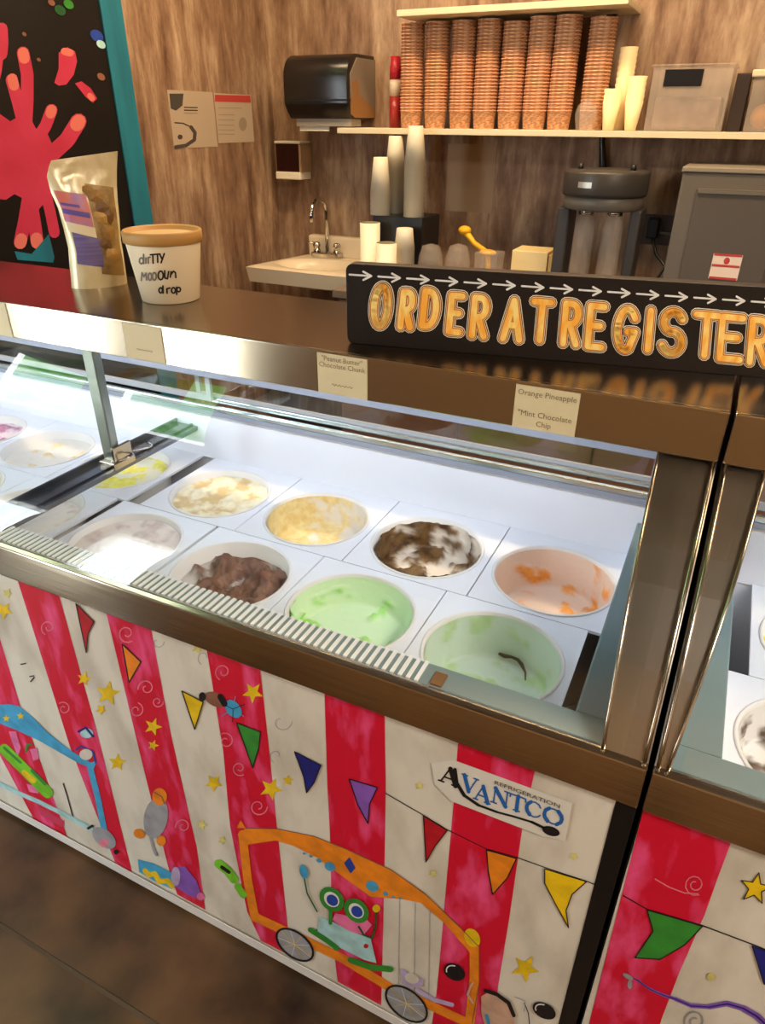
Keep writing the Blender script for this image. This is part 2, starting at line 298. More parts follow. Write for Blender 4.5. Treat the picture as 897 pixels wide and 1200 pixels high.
# ------------------------------------------------------------------ dipping cabinets
RIM0, RIM1 = 0.868, 0.927; LZ = 0.925; TZ = 0.857; GY1, BZ0, BZ1 = 0.345, 1.196, 1.272; TOPB = 0.672; WY0, WY1 = 0.066, 0.612; WF = 0.612
def glass_pt(t, off=0.0):
    a = Vector((0.008, 0.932)); b = Vector((0.349, 1.197)); c = b - a; n = Vector((-c.y, c.x)).normalized()
    return a + c * t + n * (0.035 * math.sin(math.pi * t) + off)
def cabinet(x0, x1, px0, px1, wx0, wx1, label, tl=(0.03, 0.09), tr=(0.03, 0.09)):
    """x0..x1 outer ends, px0..px1 front panel, wx0..wx1 well opening"""
    c = thing('dipping_cabinet', ((x0 + x1) / 2, 0.34, 0), label, 'freezer')
    b = MB().box(x0, x1, 0.008, 0.68, 0.012, 0.59)
    b.box(x0, x1, 0.006, 0.03, 0.59, RIM0 + 0.03).box(x0, x1, 0.655, 0.68, 0.59, 0.96)
    b.box(x0, x0 + 0.012, 0.03, 0.655, 0.59, 0.92).box(x1 - 0.012, x1, 0.03, 0.655, 0.59, 0.92)
    b.build('body', BODY, c)
    fp = MB().box(px0, px1, -0.0, 0.006, 0.017, RIM0).build('front_panel', CREAM, c)
    MB().box(px0, px1, -0.006, -0.0045, 0.017, 0.048).build('bottom_trim', mat('trim_white', (228, 226, 220), 0.4), c)
    for xx in ((x0, px0 - 0.001), (px1 + 0.001, x1)):
        if xx[1] - xx[0] > 0.004: MB().box(xx[0], xx[1], -0.002, 0.006, 0.012, RIM0).build('corner_post', BODY, c)
    # steel rim, slightly leaning back
    MB().prism([(-0.008, RIM0), (0.002, RIM1), (0.012, RIM1 + 0.004), (0.02, RIM1), (0.02, RIM0)], 'x', x0, x1).build('rim', STEEL, c, bevel=0.002)
    # ledge frame around the well
    l = MB().box(x0 + 0.012, x1 - 0.012, 0.02, WY0, LZ - 0.012, LZ).box(x0 + 0.012, wx0, WY0, 0.64, LZ - 0.012, LZ).box(wx1, x1 - 0.012, WY0, 0.64, LZ - 0.012, LZ)
    l.build('ledge', LEDGE, c, bevel=0.003)
    wl_ = MB().box(wx0 - 0.006, wx1 + 0.006, WY0 - 0.006, WY1 + 0.006, WF - 0.02, WF)
    wl_.box(wx0 - 0.006, wx0, WY0, WY1, WF, LZ - 0.012).box(wx1, wx1 + 0.006, WY0, WY1, WF, LZ - 0.012).box(wx0, wx1, WY0 - 0.006, WY0, WF, LZ - 0.012).box(wx0, wx1, WY1, WY1 + 0.006, WF, TZ)
    wl_.build('well_liner', TRAY, c)
    MB().prism([(WY1 - 0.004, TZ - 0.004), (WY1 - 0.002, TZ + 0.003), (0.632, 0.972), (0.65, 0.976), (0.65, TZ - 0.004)], 'x', wx0 - 0.03, wx1 + 0.03).build('back_liner', TRAY, c)
    RAIL = mat('rail_aluminium', (206, 214, 214), 0.25, 1.0)
    for y, z in ((0.622, 0.976), (0.64, 0.992)):
        MB().box(x0 + 0.03, x1 - 0.03, y, y + 0.012, z, z + 0.014).build('door_rail', RAIL, c, bevel=0.003)
    MB().box(x0 + 0.03, x1 - 0.03, 0.62, 0.656, 0.966, 0.977).build('door_track', GREYP, c)
    # rear sliding doors
    xm = (wx0 + wx1) / 2
    for k, (a, d) in enumerate(((wx0 - 0.02, xm + 0.03), (xm - 0.03, wx1 + 0.02))):
        y = 0.628 + 0.017 * k
        dm = MB().box(a, d, y, y + 0.008, 1.0, 1.014).box(a, d, y, y + 0.008, 1.165, 1.19).box(a, a + 0.014, y, y + 0.008, 1.014, 1.165).box(d - 0.014, d, y, y + 0.008, 1.014, 1.165)
        dr = dm.build('sliding_door', mat('door_frame', (170, 172, 176), 0.4), c)
        MB().box(a + 0.014, d - 0.014, y + 0.002, y + 0.006, 1.014, 1.165).build('pane', GLASS, dr)
    MB().box(x0 + 0.03, x1 - 0.03, 0.606, 0.618, 1.07, 1.2).build('valance', GREYP, c, bevel=0.003)
    # end panels that carry the glass and the top
    for s_, xe, (t0, ts) in ((1, x0, tl), (-1, x1, tr)):
        prof = [(0.012, RIM1)] + [tuple(glass_pt(t / 8, -0.003)) for t in range(9)] + [(0.36, 1.255), (0.67, 1.255), (0.678, 0.96), (0.678, 0.915), (0.02, 0.915)]
        e = MB().prism(prof, 'x', xe, xe + s_ * t0)
        for v in e.v:
            if abs(v.x - (xe + s_ * t0)) < 1e-5: v.x += s_ * ts * max(0, (v.z - RIM1))
        e.build('end_panel', DSTEEL, c, bevel=0.0015)
        ed = MB(); pr = [glass_pt(t / 10, 0.003) for t in range(11)]
        for xo, k_ in ((0.005, 0), (t0 - 0.002, ts)):
            ed.tube([(xe + s_ * (xo + k_ * (pr[t].y - RIM1)), pr[t].x, pr[t].y) for t in range(11)], 0.0024, 6)
        ed.build('edge_trim', STEEL, c)
    g = MB(); N = 16; vs = []
    for k in range(N + 1):
        for off in (0.004, 0.0):
            p = glass_pt(k / N, off)
            for x in (x0 + 0.03, x1 - 0.03): vs.append((x, p.x, p.y))
    # single-sided sheet of curved glass (outer face)
    sheet = [vs[4 * k + j] for k in range(N + 1) for j in (0, 1)]
    g.add(sheet, [(2 * k, 2 * k + 1, 2 * k + 3, 2 * k + 2) for k in range(N)], 0, True)
    g.build('front_glass', GLASS, c)
    MB().box(x0, x1, GY1, TOPB, BZ1 - 0.016, BZ1).build('top', TOPSTEEL, c, bevel=0.002)
    MB().box(x0, x1, GY1 - 0.006, GY1 + 0.004, BZ0, BZ1 - 0.0005).build('front_band', STEEL, c, bevel=0.002)
    ls = MB().box(x0 + 0.08, x1 - 0.08, 0.356, 0.386, 1.225, 1.254).build('light_strip', mat('led_strip', (225, 236, 255), 0.5, emit=LED), c)
    return c, fp
LED = 8.0
cabA, panA = cabinet(-2.28, 0.040, -2.255, 0.0145, -2.19, -0.060, 'long dipping cabinet with pink striped painted front and white serif logo badge', (0.03, 0.09), (0.056, 0.09))
cabB, panB = cabinet(0.0465, 1.36, 0.0485, 1.335, 0.122, 1.29, 'second dipping cabinet with green pennant painted on front, butted against the long one', (0.016, 0.15), (0.03, 0.09))
# vent slats along the front ledge of the long cabinet
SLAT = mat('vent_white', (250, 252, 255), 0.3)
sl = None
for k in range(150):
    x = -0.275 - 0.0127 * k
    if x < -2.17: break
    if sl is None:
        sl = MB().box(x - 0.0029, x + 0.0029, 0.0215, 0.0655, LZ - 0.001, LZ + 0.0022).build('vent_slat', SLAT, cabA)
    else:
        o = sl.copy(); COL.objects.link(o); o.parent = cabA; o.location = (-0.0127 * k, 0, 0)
st = onZ((511, 803), LZ)
MB().box(st.x - 0.009, st.x + 0.009, 0.024, 0.05, LZ, LZ + 0.004).build('latch', mat('latch_brown', (120, 84, 46), 0.5), cabA, bevel=0.001)
# cross bar and support post of the long cabinet
xb0, xb1 = -1.218, -1.146
cb = MB().box(xb0, xb1, WY0 - 0.02, 0.625, LZ - 0.008, LZ + 0.002).box(xb0, xb0 + 0.006, WY0 - 0.02, 0.625, LZ, LZ + 0.012).box(xb1 - 0.022, xb1 - 0.016, WY0 - 0.02, 0.625, LZ, LZ + 0.006)
cb.build('cross_bar', mat('bar_steel', (120, 122, 126), 0.22, 1.0), cabA)
pc = (xb0 + xb1) / 2 + 0.008
MB().box(pc - 0.016, pc + 0.016, 0.35, 0.372, LZ, 1.2).build('support_post', mat('post_steel', (150, 156, 148), 0.3, 1.0), cabA, bevel=0.003)
MB().box(pc - 0.016, pc + 0.03, 0.335, 0.40, LZ, LZ + 0.016).box(pc + 0.016, pc + 0.024, 0.345, 0.40, LZ + 0.016, LZ + 0.05).build('post_bracket', STEEL, cabA, bevel=0.002)
for yy in (0.36, 0.42):
    MB().tube([(pc + 0.02 + 0.05 * math.sin(t / 8 * math.pi) * 0.9 - 0.02, yy - 0.02 + 0.07 * t / 8, LZ + 0.012 + 0.012 * math.sin(t / 8 * math.pi)) for t in range(9)], 0.0025, 6).build('wire_hook', CHROME, cabA)

# ---------------- painted stripes and figures on the front panels
lay = 0
STR = [[(-110, 632), (-25, 662), (0, 748), (25, 830), (79, 980), (40, 960), (-45, 800)],
       [(20, 677), (68.5, 694), (112, 850), (155, 1022), (135, 1010), (82, 874)],
       [(124.5, 716), (177, 735), (200.7, 861), (231, 994), (241, 1066), (208, 1048), (197, 1014), (167, 894)],
       [(242, 757), (305, 782), (316, 880), (325, 970), (337, 1081), (339, 1119), (306, 1102), (290, 1068), (270, 968), (262, 880)],
       [(380.6, 808), (451, 834), (452.5, 920), (451, 1010), (449, 1100), (447, 1178), (396, 1150), (390, 1100), (387, 974), (384, 920)],
       [(537.6, 865), (628, 899), (613, 967), (597, 1077), (584, 1156), (577, 1250), (505, 1210), (512, 1164), (518, 1100), (524, 1030), (533, 930)]]
for s_ in STR: Paint(panel_map(0)).poly(s_, CRIM).build('painted_stripe', panA)
Paint(panel_map(0)).poly([(755, 946), (859, 982), (842, 1027), (826, 1072), (797, 1138), (776, 1193), (762, 1240), (676, 1262), (692, 1194)], CRIM).build('painted_stripe', panB)
Paint(panel_map(0)).poly([(985, 1030), (1080, 1060), (1010, 1330), (900, 1290)], CRIM).build('painted_stripe', panB)
for xa, xb in ((-1.63, -1.47), (-1.98, -1.82), (-2.255, -2.16)):
    MB().fill([Vector((x, -0.0007, z)) for x, z in ((xa, 0.03), (xb, 0.03), (xb + 0.01, RIM0 - 0.001), (xa + 0.01, RIM0 - 0.001))]).build('painted_stripe', CRIM, panA)
def pennant(pts, mt, par):
    P = Paint(panel_map(2)); P.poly(pts, mt, 1)
    P.stroke(pts, 1.3, INK, 2, True); P.build('painted_pennant', par)
for pts, mt in (([(90, 707), (111, 728), (104, 742), (102, 764)], RED), ([(144, 754), (166, 775), (152, 799)], ORA), ([(214, 809), (239, 822), (229, 854)], YEL), ([(278, 846), (306, 857), (304, 876), (297, 899)], GRN),
                ([(346, 880), (377, 896), (369, 916), (360, 928), (357, 910)], NAV), ([(410, 912), (443, 922), (434, 941), (432, 964), (420, 942)], PUR), ([(497, 955), (525, 972), (511, 990), (500, 1009)], RED), ([(571, 995), (606, 1005), (595, 1028), (578, 1047), (573, 1020)], ORA),
                ([(639, 1017), (688, 1032), (671, 1047), (664, 1066), (667, 1086), (651, 1057), (639, 1034)], YEL)):
    pennant(pts, mt, panA)
pennant([(759, 1065), (824, 1084), (803, 1106), (774, 1123), (745, 1121), (766, 1090)], GRN, panB)
pennant([(882, 1107), (928, 1124), (915, 1140), (896, 1152)], NAV, panB)
Paint(panel_map(1)).stroke([(452, 929), (497, 955), (525, 972), (570, 994), (606, 1004), (639, 1016), (688, 1032), (700, 1037)], 1.0, INK).build('painted_string', panA)
Paint(panel_map(1)).stroke([(731, 1049), (759, 1065), (824, 1084), (885, 1107), (935, 1127)], 1.4, INK).build('painted_string', panB)
for x, y, r, mt in ((5, 715, 11, YEL), (9, 695, 7, FYE), (99, 795, 9, YEL), (127, 812, 15, YEL), (119, 831, 7, YEL), (180, 851, 11, YEL), (180, 873, 7, YEL), (138, 893, 11, YEL), (251, 917, 11, YEL), (297, 811, 13, YEL), (237, 966, 7, FYE),
                    (261, 984, 6, FYE), (232, 759, 8, FYE), (318, 924, 14, YEL), (338, 914, 7, YEL), (616, 1134, 17, YEL), (492, 920, 6, FYE), (673, 1003, 6, FYE), (508, 1023, 6, FYE)):
    P = Paint(panel_map(2)); P.poly(star2((x, y), r, -90 + (x * 7) % 40), mt)
    P.build('painted_star', panA)
P = Paint(panel_map(2)); q = star2((886, 1040), 19, -78); P.poly(q, YEL).stroke(q, 1.2, INK, 1, True); P.build('painted_star', panB)
P = Paint(panel_map(2)); P.poly(disc2((834, 1144), 5), FYE); P.build('painted_star', panB)
# chalky swirls
def swirl(c, r, par, mt, turns=1.3, a0=0, wd=1.3):
    n = 18; P = Paint(panel_map(1)); P.stroke([(c[0] + r * (1 - 0.75 * i / n) * math.cos(a0 + 2 * math.pi * turns * i / n), c[1] + r * (1 - 0.75 * i / n) * math.sin(a0 + 2 * math.pi * turns * i / n)) for i in range(n + 1)], wd, mt, 0); P.build('painted_swirl', par)
for c, r, a in (((149, 742), 11, 1), ((172, 806), 10, 3), ((160, 832), 9, 5), ((185, 822), 7, 0), ((262, 787), 10, 2), ((265, 868), 10, 4), ((281, 900), 9, 1), ((303, 945), 11, 0), ((57, 735), 9, 2), ((215, 968), 9, 3), ((75, 830), 8, 4)):
    swirl(c, r, panA, PKW, 1.2, a)
for c, r, a in (((325, 885), 9, 2), ((330, 845), 13, 0), ((185, 752), 8, 0), ((240, 770), 9, 2)): swirl(c, r, panA, GRY, 0.7, a, 0.8)
swirl((815, 1036), 13, panB, PKW, 1.6, 1.2)
Paint(panel_map(1)).stroke(C4([(410, 490), (470, 525), (540, 552), (600, 555)]), 1.3, PKW).build('painted_swirl', panB)
# orange carriage
P = Paint(panel_map(3))
P.poly(C6([(100, 95), (125, 76), (220, 78), (330, 100), (430, 140), (560, 200), (660, 270), (760, 365), (826, 432), (800, 452), (720, 360), (650, 300), (600, 290), (500, 282), (430, 232), (340, 165), (270, 130), (215, 113), (130, 126)]), ORA, 0)
for pts, wd in (([(115, 95), (130, 230), (152, 345)], 26), ([(150, 342), (300, 412), (420, 470), (560, 556), (700, 618), (795, 662)], 26), ([(812, 435), (812, 530), (797, 660)], 30)): P.stroke(C6(pts), wd / 2.563, ORA, 0)
P.stroke(C6([(125, 76), (220, 78), (330, 100), (430, 140), (560, 200), (660, 270), (760, 365), (826, 432), (826, 540), (805, 660)]), 0.9, BRN, 1)
P.poly(C6([(420, 180), (437, 163), (455, 195), (440, 212)]), BLU, 1)
for x, y, r in ((378, 191, 17), (505, 250, 20), (345, 173, 8), (545, 272, 8), (320, 160, 5), (300, 152, 4), (568, 282, 5), (590, 286, 4)): P.poly(C6(ell2((x, y), r, r * 0.75, 30)), SKY, 1)
P.poly(C6(ell2((805, 405), 30, 22, 60)), YEL, 0); P.poly(C6([(98, 75), (110, 52), (125, 76)]), ORA, 1)
P.build('painted_carriage', panA)
for x, y, a in ((273, 425, 64), (608, 602, 72)):
    P = Paint(panel_map(5)); P.poly(C6(ell2((x, y), a, a * 0.56, 38)), GRY, 0); e = C6(ell2((x, y), a, a * 0.56, 38, 28)); P.stroke(e, 2.4, INK, 2, True)
    for k in range(0, 28, 3): P.stroke([e[k], C6([(x, y)])[0]], 0.6, YEL if k % 2 else CHALK, 1)
    P.build('painted_wheel', panA)
for x in (587, 634, 678): Paint(panel_map(1)).stroke(C6([(x, 290 + (x - 587) * 0.25), (x - 4, 545 + (x - 587) * 0.4)]), 0.7, GRY).build('painted_line', panA)
# goggled green figure in the carriage
P = Paint(panel_map(6))
P.poly(C6([(395, 330), (440, 340), (490, 350), (505, 365), (480, 395), (430, 385), (385, 350)]), LPK, 0)
P.poly(C6([(345, 340), (385, 355), (440, 385), (500, 405), (518, 480), (480, 470), (400, 430), (340, 395)]), PALE, 0)
P.stroke(C6([(320, 380), (370, 412), (400, 435)]), 6, GRN, 1); P.stroke(C6([(440, 470), (500, 492), (560, 498)]), 7, GRN, 1); P.stroke(C6([(380, 360), (380, 320)]), 4, GRN, 1)
P.stroke(C6([(465, 370), (480, 395), (505, 405), (515, 370), (518, 325)]), 2.2, DGR, 1); P.poly(C6(disc2((518, 315), 12)), YEL, 2)
for x, y in ((384, 288), (458, 322)):
    P.poly(C6(ell2((x, y), 42, 32, 45)), GRN, 1); P.poly(C6(ell2((x, y), 26, 20, 45)), CHALK, 2); P.poly(C6(ell2((x + 2, y + 2), 19, 15, 45)), BLU, 3)
P.stroke(C6([(300, 215), (310, 270), (340, 325)]), 1.6, DGR, 1); P.poly(C6(ell2((300, 205), 12, 22, -15)), SKY, 1)
P.poly(C6(disc2((487, 428), 7)), RED, 2); P.build('painted_figure', panA)
P = Paint(panel_map(6)); P.poly(C6([(590, 495), (620, 512), (660, 530), (655, 550), (620, 552), (595, 540)]), LAV, 0); P.poly(C6(ell2((624, 525), 22, 15, 20)), CREAM, 1); P.stroke(C6([(640, 560), (690, 590), (745, 605)]), 5, LAV, 0); P.build('painted_bow', panA)
# black oval lamps and pale head
for pts in (C6(ell2((752, 506), 34, 24, 30)), C8(ell2((565, 418), 60, 36, 28))):
    P = Paint(panel_map(7)); P.poly(pts, INK, 0); cx = sum(q[0] for q in pts) / len(pts); cy = sum(q[1] for q in pts) / len(pts)
    P.stroke([((q[0] - cx) * 0.75 + cx, (q[1] - cy) * 0.75 + cy) for q in pts[8:15]], 1.4, CHALK, 1); P.build('painted_lamp', panA)
P = Paint(panel_map(7)); P.poly(C8([(265, 350), (300, 330), (370, 350), (420, 430), (420, 520), (290, 520), (265, 430)]), SKIN, 0)
P.stroke(C8([(285, 322), (340, 340), (395, 380), (420, 440)]), 4.5, INK, 1); P.stroke(C8([(470, 380), (490, 430), (498, 520)]), 1.2, INK, 1); P.stroke(C8([(290, 440), (300, 480)]), 4, SKY, 1); P.stroke(C8([(425, 350), (475, 372), (470, 420)]), 0.8, GRY, 1)
P.stroke(C8([(225, 380), (200, 340), (215, 300), (225, 285)]), 2.6, SKIN, 1); P.build('painted_head', panA)
# blue canopied cart at the far end
P = Paint(panel_map(3))
P.poly(C7([(-330, 370), (-230, 295), (-80, 250), (0, 238), (60, 232), (120, 245), (200, 310), (290, 400), (380, 475), (450, 525), (560, 590), (600, 575), (575, 630), (480, 592), (380, 535), (250, 460), (100, 390), (0, 350), (-80, 340), (-240, 385)]), SKY, 0)
P.stroke(C7([(555, 620), (600, 800), (640, 1000)]), 7, SKY, 0); P.stroke(C7([(-60, 690), (100, 770), (250, 835), (420, 920), (560, 995)]), 5, PALE, 0)
for x, y in ((42, 320), (130, 305)): P.poly(C7(star2((x, y), 26)), YEL, 1)
P.stroke(C7([(470, 510), (500, 490), (570, 520), (590, 590)]), 2, BLU, 1); P.poly(C7(ell2((530, 540), 40, 34)), CREAM, 1); P.poly(C7(ell2((535, 410), 40, 30)), PALE, 1); P.stroke(C7([(485, 400), (530, 375), (575, 430)]), 2.5, NAV, 2)
P.build('painted_cart', panA)
P = Paint(panel_map(3)); P.stroke(C7([(30, 510), (110, 590), (210, 690), (295, 775)]), 13, LIM, 0); P.stroke(C7([(150, 650), (210, 700)]), 6, YEL, 1); P.stroke(C7([(200, 640), (280, 720)]), 4, GRN, 1); P.stroke(C7([(30, 500), (130, 590)]), 3, GRN, 1); P.stroke(C7([(165, 520), (170, 480), (195, 480)]), 2.5, GRN, 1)
P.build('painted_caterpillar', panA)
for pts in ([(55, 400), (100, 400), (130, 500), (110, 560)], [(165, 720), (230, 740), (240, 780), (180, 770)], [(235, 860), (300, 890), (395, 950), (390, 990), (320, 950), (250, 910)], [(185, 510), (230, 500), (240, 570), (205, 580)]):
    Paint(panel_map(2)).poly(C7(pts), PINK if pts[0][0] == 235 else LPK).build('painted_patch', panA)
P = Paint(panel_map(5)); P.poly(C7(ell2((640, 1050), 85, 50, 40)), GRY, 0); P.poly(C7(disc2((640, 1080), 28)), PKW, 1); P.stroke(C7([(545, 990), (570, 975)]), 3, INK, 1); P.poly(C7(disc2((715, 1135), 15)), INK, 1); P.build('painted_wheel', panA)
for pts in ([(25 * 5.219, -20 + 10), (160, -15)], [(185, 65), (210, 60)], [(190, 95), (212, 70)], [(390, 720), (415, 800), (450, 930)]): Paint(panel_map(2)).stroke(C7(pts), 1.4, INK).build('painted_line', panA)
# grey round figure, castle, hat, caterpillar, flying figure
P = Paint(panel_map(4)); P.poly(C1(ell2((548, 890), 42, 72, 10)), GRY, 0); P.poly(C1(ell2((562, 815), 26, 30)), ORA, 1); P.stroke(C1([(545, 800), (570, 815), (580, 840)]), 1.4, BRN, 2); P.poly(C1(ell2((490, 945), 20, 16, 30)), ORA, 1); P.poly(C1(ell2((568, 970), 16, 18)), ORA, 1)
P.stroke(C1([(530, 960), (540, 1000), (550, 1020)]), 3, GRY, 0); P.build('painted_bird', panA)
P = Paint(panel_map(4)); P.poly(C1([(485, 1035), (540, 1050), (610, 1085), (605, 1140), (540, 1110), (490, 1080)]), SKY, 0); P.stroke(C1([(510, 1075), (525, 1090), (545, 1085), (560, 1112), (590, 1110), (605, 1128)]), 6, YEL, 1); P.build('painted_box', panA)
P = Paint(panel_map(4)); P.poly(C1([(605, 1065), (650, 1060), (690, 1110), (715, 1180), (660, 1160), (615, 1130)]), PUR, 0); P.poly(C1(ell2((618, 1095), 16, 34)), LAV, 1); P.poly(C1(disc2((705, 1165), 14)), LPK, 1); P.build('painted_hat', panA)
P = Paint(panel_map(4)); P.stroke(C1([(768, 1050), (800, 1075), (822, 1105)]), 10, LIM, 0); P.stroke(C1([(780, 1062), (805, 1080)]), 4, INK, 1); P.stroke(C1([(835, 1130), (855, 1160)]), 8, LIM, 0); P.build('painted_bug', panA)
P = Paint(panel_map(4)); P.poly(C1(ell2((758, 475), 40, 24, 25)), BRN, 0); P.poly(C1(ell2((820, 508), 36, 24, 50)), SKY, 0); P.stroke(C1([(775, 465), (790, 490)]), 7, INK, 1); P.poly(C1(ell2((712, 465), 12, 16)), INK, 1)
for k in range(6): P.stroke(C1([(820, 508), (820 + 45 * math.cos(k - 1.4), 508 + 45 * math.sin(k - 1.4))]), 0.8, INK if k % 2 else SKY, 2)
P.build('painted_flier', panA)
# tentacle on the second cabinet
P = Paint(panel_map(3)); tp = C4([(270, 915), (330, 935), (385, 975), (440, 1000), (500, 1020), (570, 1050), (650, 1055), (730, 1040), (800, 1060), (860, 1095), (920, 1150)])
for k in range(len(tp) - 1): P.stroke(tp[k:k + 2], 1.6 + 0.75 * k, PUR, 0); P.stroke(tp[k:k + 2], 0.8 + 0.15 * k, NAV, 1)
P.poly(C4(ell2((290, 920), 26, 10, 30)), GRY, 1); P.poly(C4(ell2((298, 955), 10, 20)), GRY, 1); P.build('painted_tentacle', panB)
swirl((815, 1196), 14, panB, GRY, 1.5, 2, 2.0)

# logo badge on the front panel
LG = crop(450, 850, 2.99)
bd = Paint(panel_map(6)); bd.poly(LG([(170, 128), (250, 118), (662, 268), (638, 400), (560, 385), (240, 262), (180, 200)]), mat('badge_white', (222, 219, 208), 0.35))
bd.build('logo_badge', panA)
SER = {  # letters as (stroke, weight) in a unit box, u right, v down; w thick, t thin
 'A': [([(0.5, 0), (0.9, 1)], 'w'), ([(0.5, 0), (0.12, 1)], 't'), ([(0.27, 0.66), (0.75, 0.66)], 't'), ([(0, 1), (0.28, 1)], 't'), ([(0.7, 1), (1.05, 1)], 't')],
 'V': [([(0.1, 0), (0.5, 1)], 'w'), ([(0.5, 1), (0.9, 0)], 't'), ([(-0.05, 0), (0.3, 0)], 't'), ([(0.72, 0), (1.02, 0)], 't')],
 'N': [([(0.15, 0), (0.15, 1)], 't'), ([(0.15, 0), (0.85, 1)], 'w'), ([(0.85, 1), (0.85, 0)], 't'), ([(0, 1), (0.32, 1)], 't'), ([(0.68, 0), (1, 0)], 't')],
 'T': [([(0.5, 0), (0.5, 1)], 'w'), ([(0.02, 0.02), (0.98, 0.02)], 't'), ([(0.02, 0.02), (0.0, 0.22)], 't'), ([(0.98, 0.02), (1.0, 0.22)], 't'), ([(0.3, 1), (0.7, 1)], 't')],
 'C': [([(0.92, 0.25), (0.8, 0.08), (0.55, 0), (0.3, 0.08)], 't'), ([(0.3, 0.08), (0.12, 0.3), (0.08, 0.52), (0.14, 0.74), (0.32, 0.94)], 'w'), ([(0.32, 0.94), (0.58, 1.0), (0.82, 0.9), (0.95, 0.74)], 't')],
 'O': [([(0.5, 0), (0.72, 0.05)], 't'), ([(0.28, 0.06), (0.12, 0.26), (0.08, 0.5), (0.12, 0.74), (0.28, 0.94)], 'w'), ([(0.28, 0.94), (0.5, 1), (0.72, 0.94)], 't'), ([(0.72, 0.05), (0.9, 0.28), (0.94, 0.5), (0.9, 0.72), (0.72, 0.94)], 'w'), ([(0.28, 0.06), (0.5, 0)], 't')]}
LOGOB = mat('logo_blue', (32, 100, 178), 0.4)
P = Paint(panel_map(8))
def serif(ch, o, eu, ev, wt, tt, mt):
    for pts, k in SER[ch]:
        P.stroke(LG([(o[0] + eu[0] * u + ev[0] * v, o[1] + eu[1] * u + ev[1] * v) for u, v in pts]), (wt if k == 'w' else tt) / 2.99, mt, 0)
for ch, x, y, wd in (('V', 283, 168, 50), ('A', 326, 200, 52), ('N', 388, 212, 56), ('T', 450, 234, 50), ('C', 505, 254, 52), ('O', 566, 276, 66)):
    serif(ch, (x - 3, y - 2), (wd * 1.08, wd * 0.4), (-7, 51), 13, 5, LOGOB)
serif('A', (203, 134), (66, 24), (-8, 52), 15, 5.5, INK)
sw = [(252, 150), (258, 195), (285, 240), (335, 274), (400, 298), (460, 314), (520, 332), (562, 352)]
for k in range(len(sw) - 1): P.stroke(LG(sw[k:k + 2]), (13, 12, 10, 8, 7, 7, 9)[k] / 2.99, INK, 0)
P.poly(LG(ell2((588, 364), 32, 16, 18)), INK, 0)
P.build('logo_lettering', panA)
def text_mesh(txt, size, offset=0.0):
    cu = bpy.data.curves.new('lettering', 'FONT'); cu.body = txt; cu.size = size; cu.align_x = 'CENTER'; cu.align_y = 'CENTER'; cu.offset = offset; cu.resolution_u = 2
    o = bpy.data.objects.new('lettering', cu); COL.objects.link(o); dg = bpy.context.evaluated_depsgraph_get(); dg.update()
    me = bpy.data.meshes.new_from_object(o.evaluated_get(dg)); bpy.data.objects.remove(o); bpy.data.curves.remove(cu)
    return [(v.co.x, v.co.y) for v in me.vertices], [tuple(p.vertices) for p in me.polygons]
def lettering(name, txt, size, fmap, mt, parent, offset=0.0, sx=1.0):
    vs, fs = text_mesh(txt, size, offset)
    mb = MB(); mb.add([fmap(x * sx, y) for x, y in vs], fs); return mb.build(name, mt, parent)
a_ = LG([(380, 190)])[0]; b_ = LG([(632, 283)])[0]; a3, b3 = onY(a_, 0), onY(b_, 0); eu = (b3 - a3); Ln = eu.length; eu.normalize()
mid = (a3 + b3) / 2; ew = Vector((-eu.z, 0, eu.x))
lettering('logo_lettering', 'REFRIGERATION', Ln / 9.2, lambda x, y: mid + eu * x * 1.15 + ew * y + Vector((0, -0.0034, 0)), mat('logo_grey', (70, 66, 62), 0.5), panA)

# flavour cards on the band
CARD = mat('card_cream', (214, 198, 158), 0.6)
def card(x0, x1, z0, z1, lines, label):
    y = GY1 - 0.0068
    c = thing('flavour_card', ((x0 + x1) / 2, y, z0), label, 'label', 'flavour cards on the steel band')
    MB().box(x0, x1, y - 0.0008, y, z0, z1).build('card', CARD, c)
    for t, s, dz in lines:
        if t == '~':        # an unreadable pencilled line
            P = Paint(lambda p, lay: Vector((p[0], y - 0.0012 - 0.00005 * lay, p[1]))); xc, zc = (x0 + x1) / 2, z0 + (z1 - z0) * dz
            P.stroke([(xc - 0.02 + 0.0025 * k, zc + 0.002 * math.sin(k * 2.4)) for k in range(17)], 0.0011, mat('pencil_grey', (128, 112, 84), 0.7)).build('pencil_line', c); continue
        lettering('lettering', t, s, lambda x, yy: Vector(((x0 + x1) / 2 + x, y - 0.0012, z0 + (z1 - z0) * dz + yy)), mat('pencil_grey', (128, 112, 84), 0.7), c)
card(-0.257, -0.160, 1.1975, 1.266, [('Orange Pineapple', 0.0125, 0.84), ('"Mint Chocolate', 0.0125, 0.36), ('Chip', 0.0125, 0.15)], 'cream card reading Orange Pineapple and Mint Chocolate Chip on steel band')
card(-0.607, -0.511, 1.1975, 1.268, [('"Peanut Butter"', 0.0125, 0.88), ('Chocolate Chunk', 0.0125, 0.72), ('~', 0.0, 0.25)], 'cream card reading Peanut Butter Chocolate Chunk on steel band')
card(-1.048, -0.950, 1.198, 1.268, [('~', 0.0, 0.3)], 'cream card with one faint small line, below the round paper tub')
card(-1.52, -1.375, 1.1975, 1.27, [], 'blank cream card at the far end of the steel band')

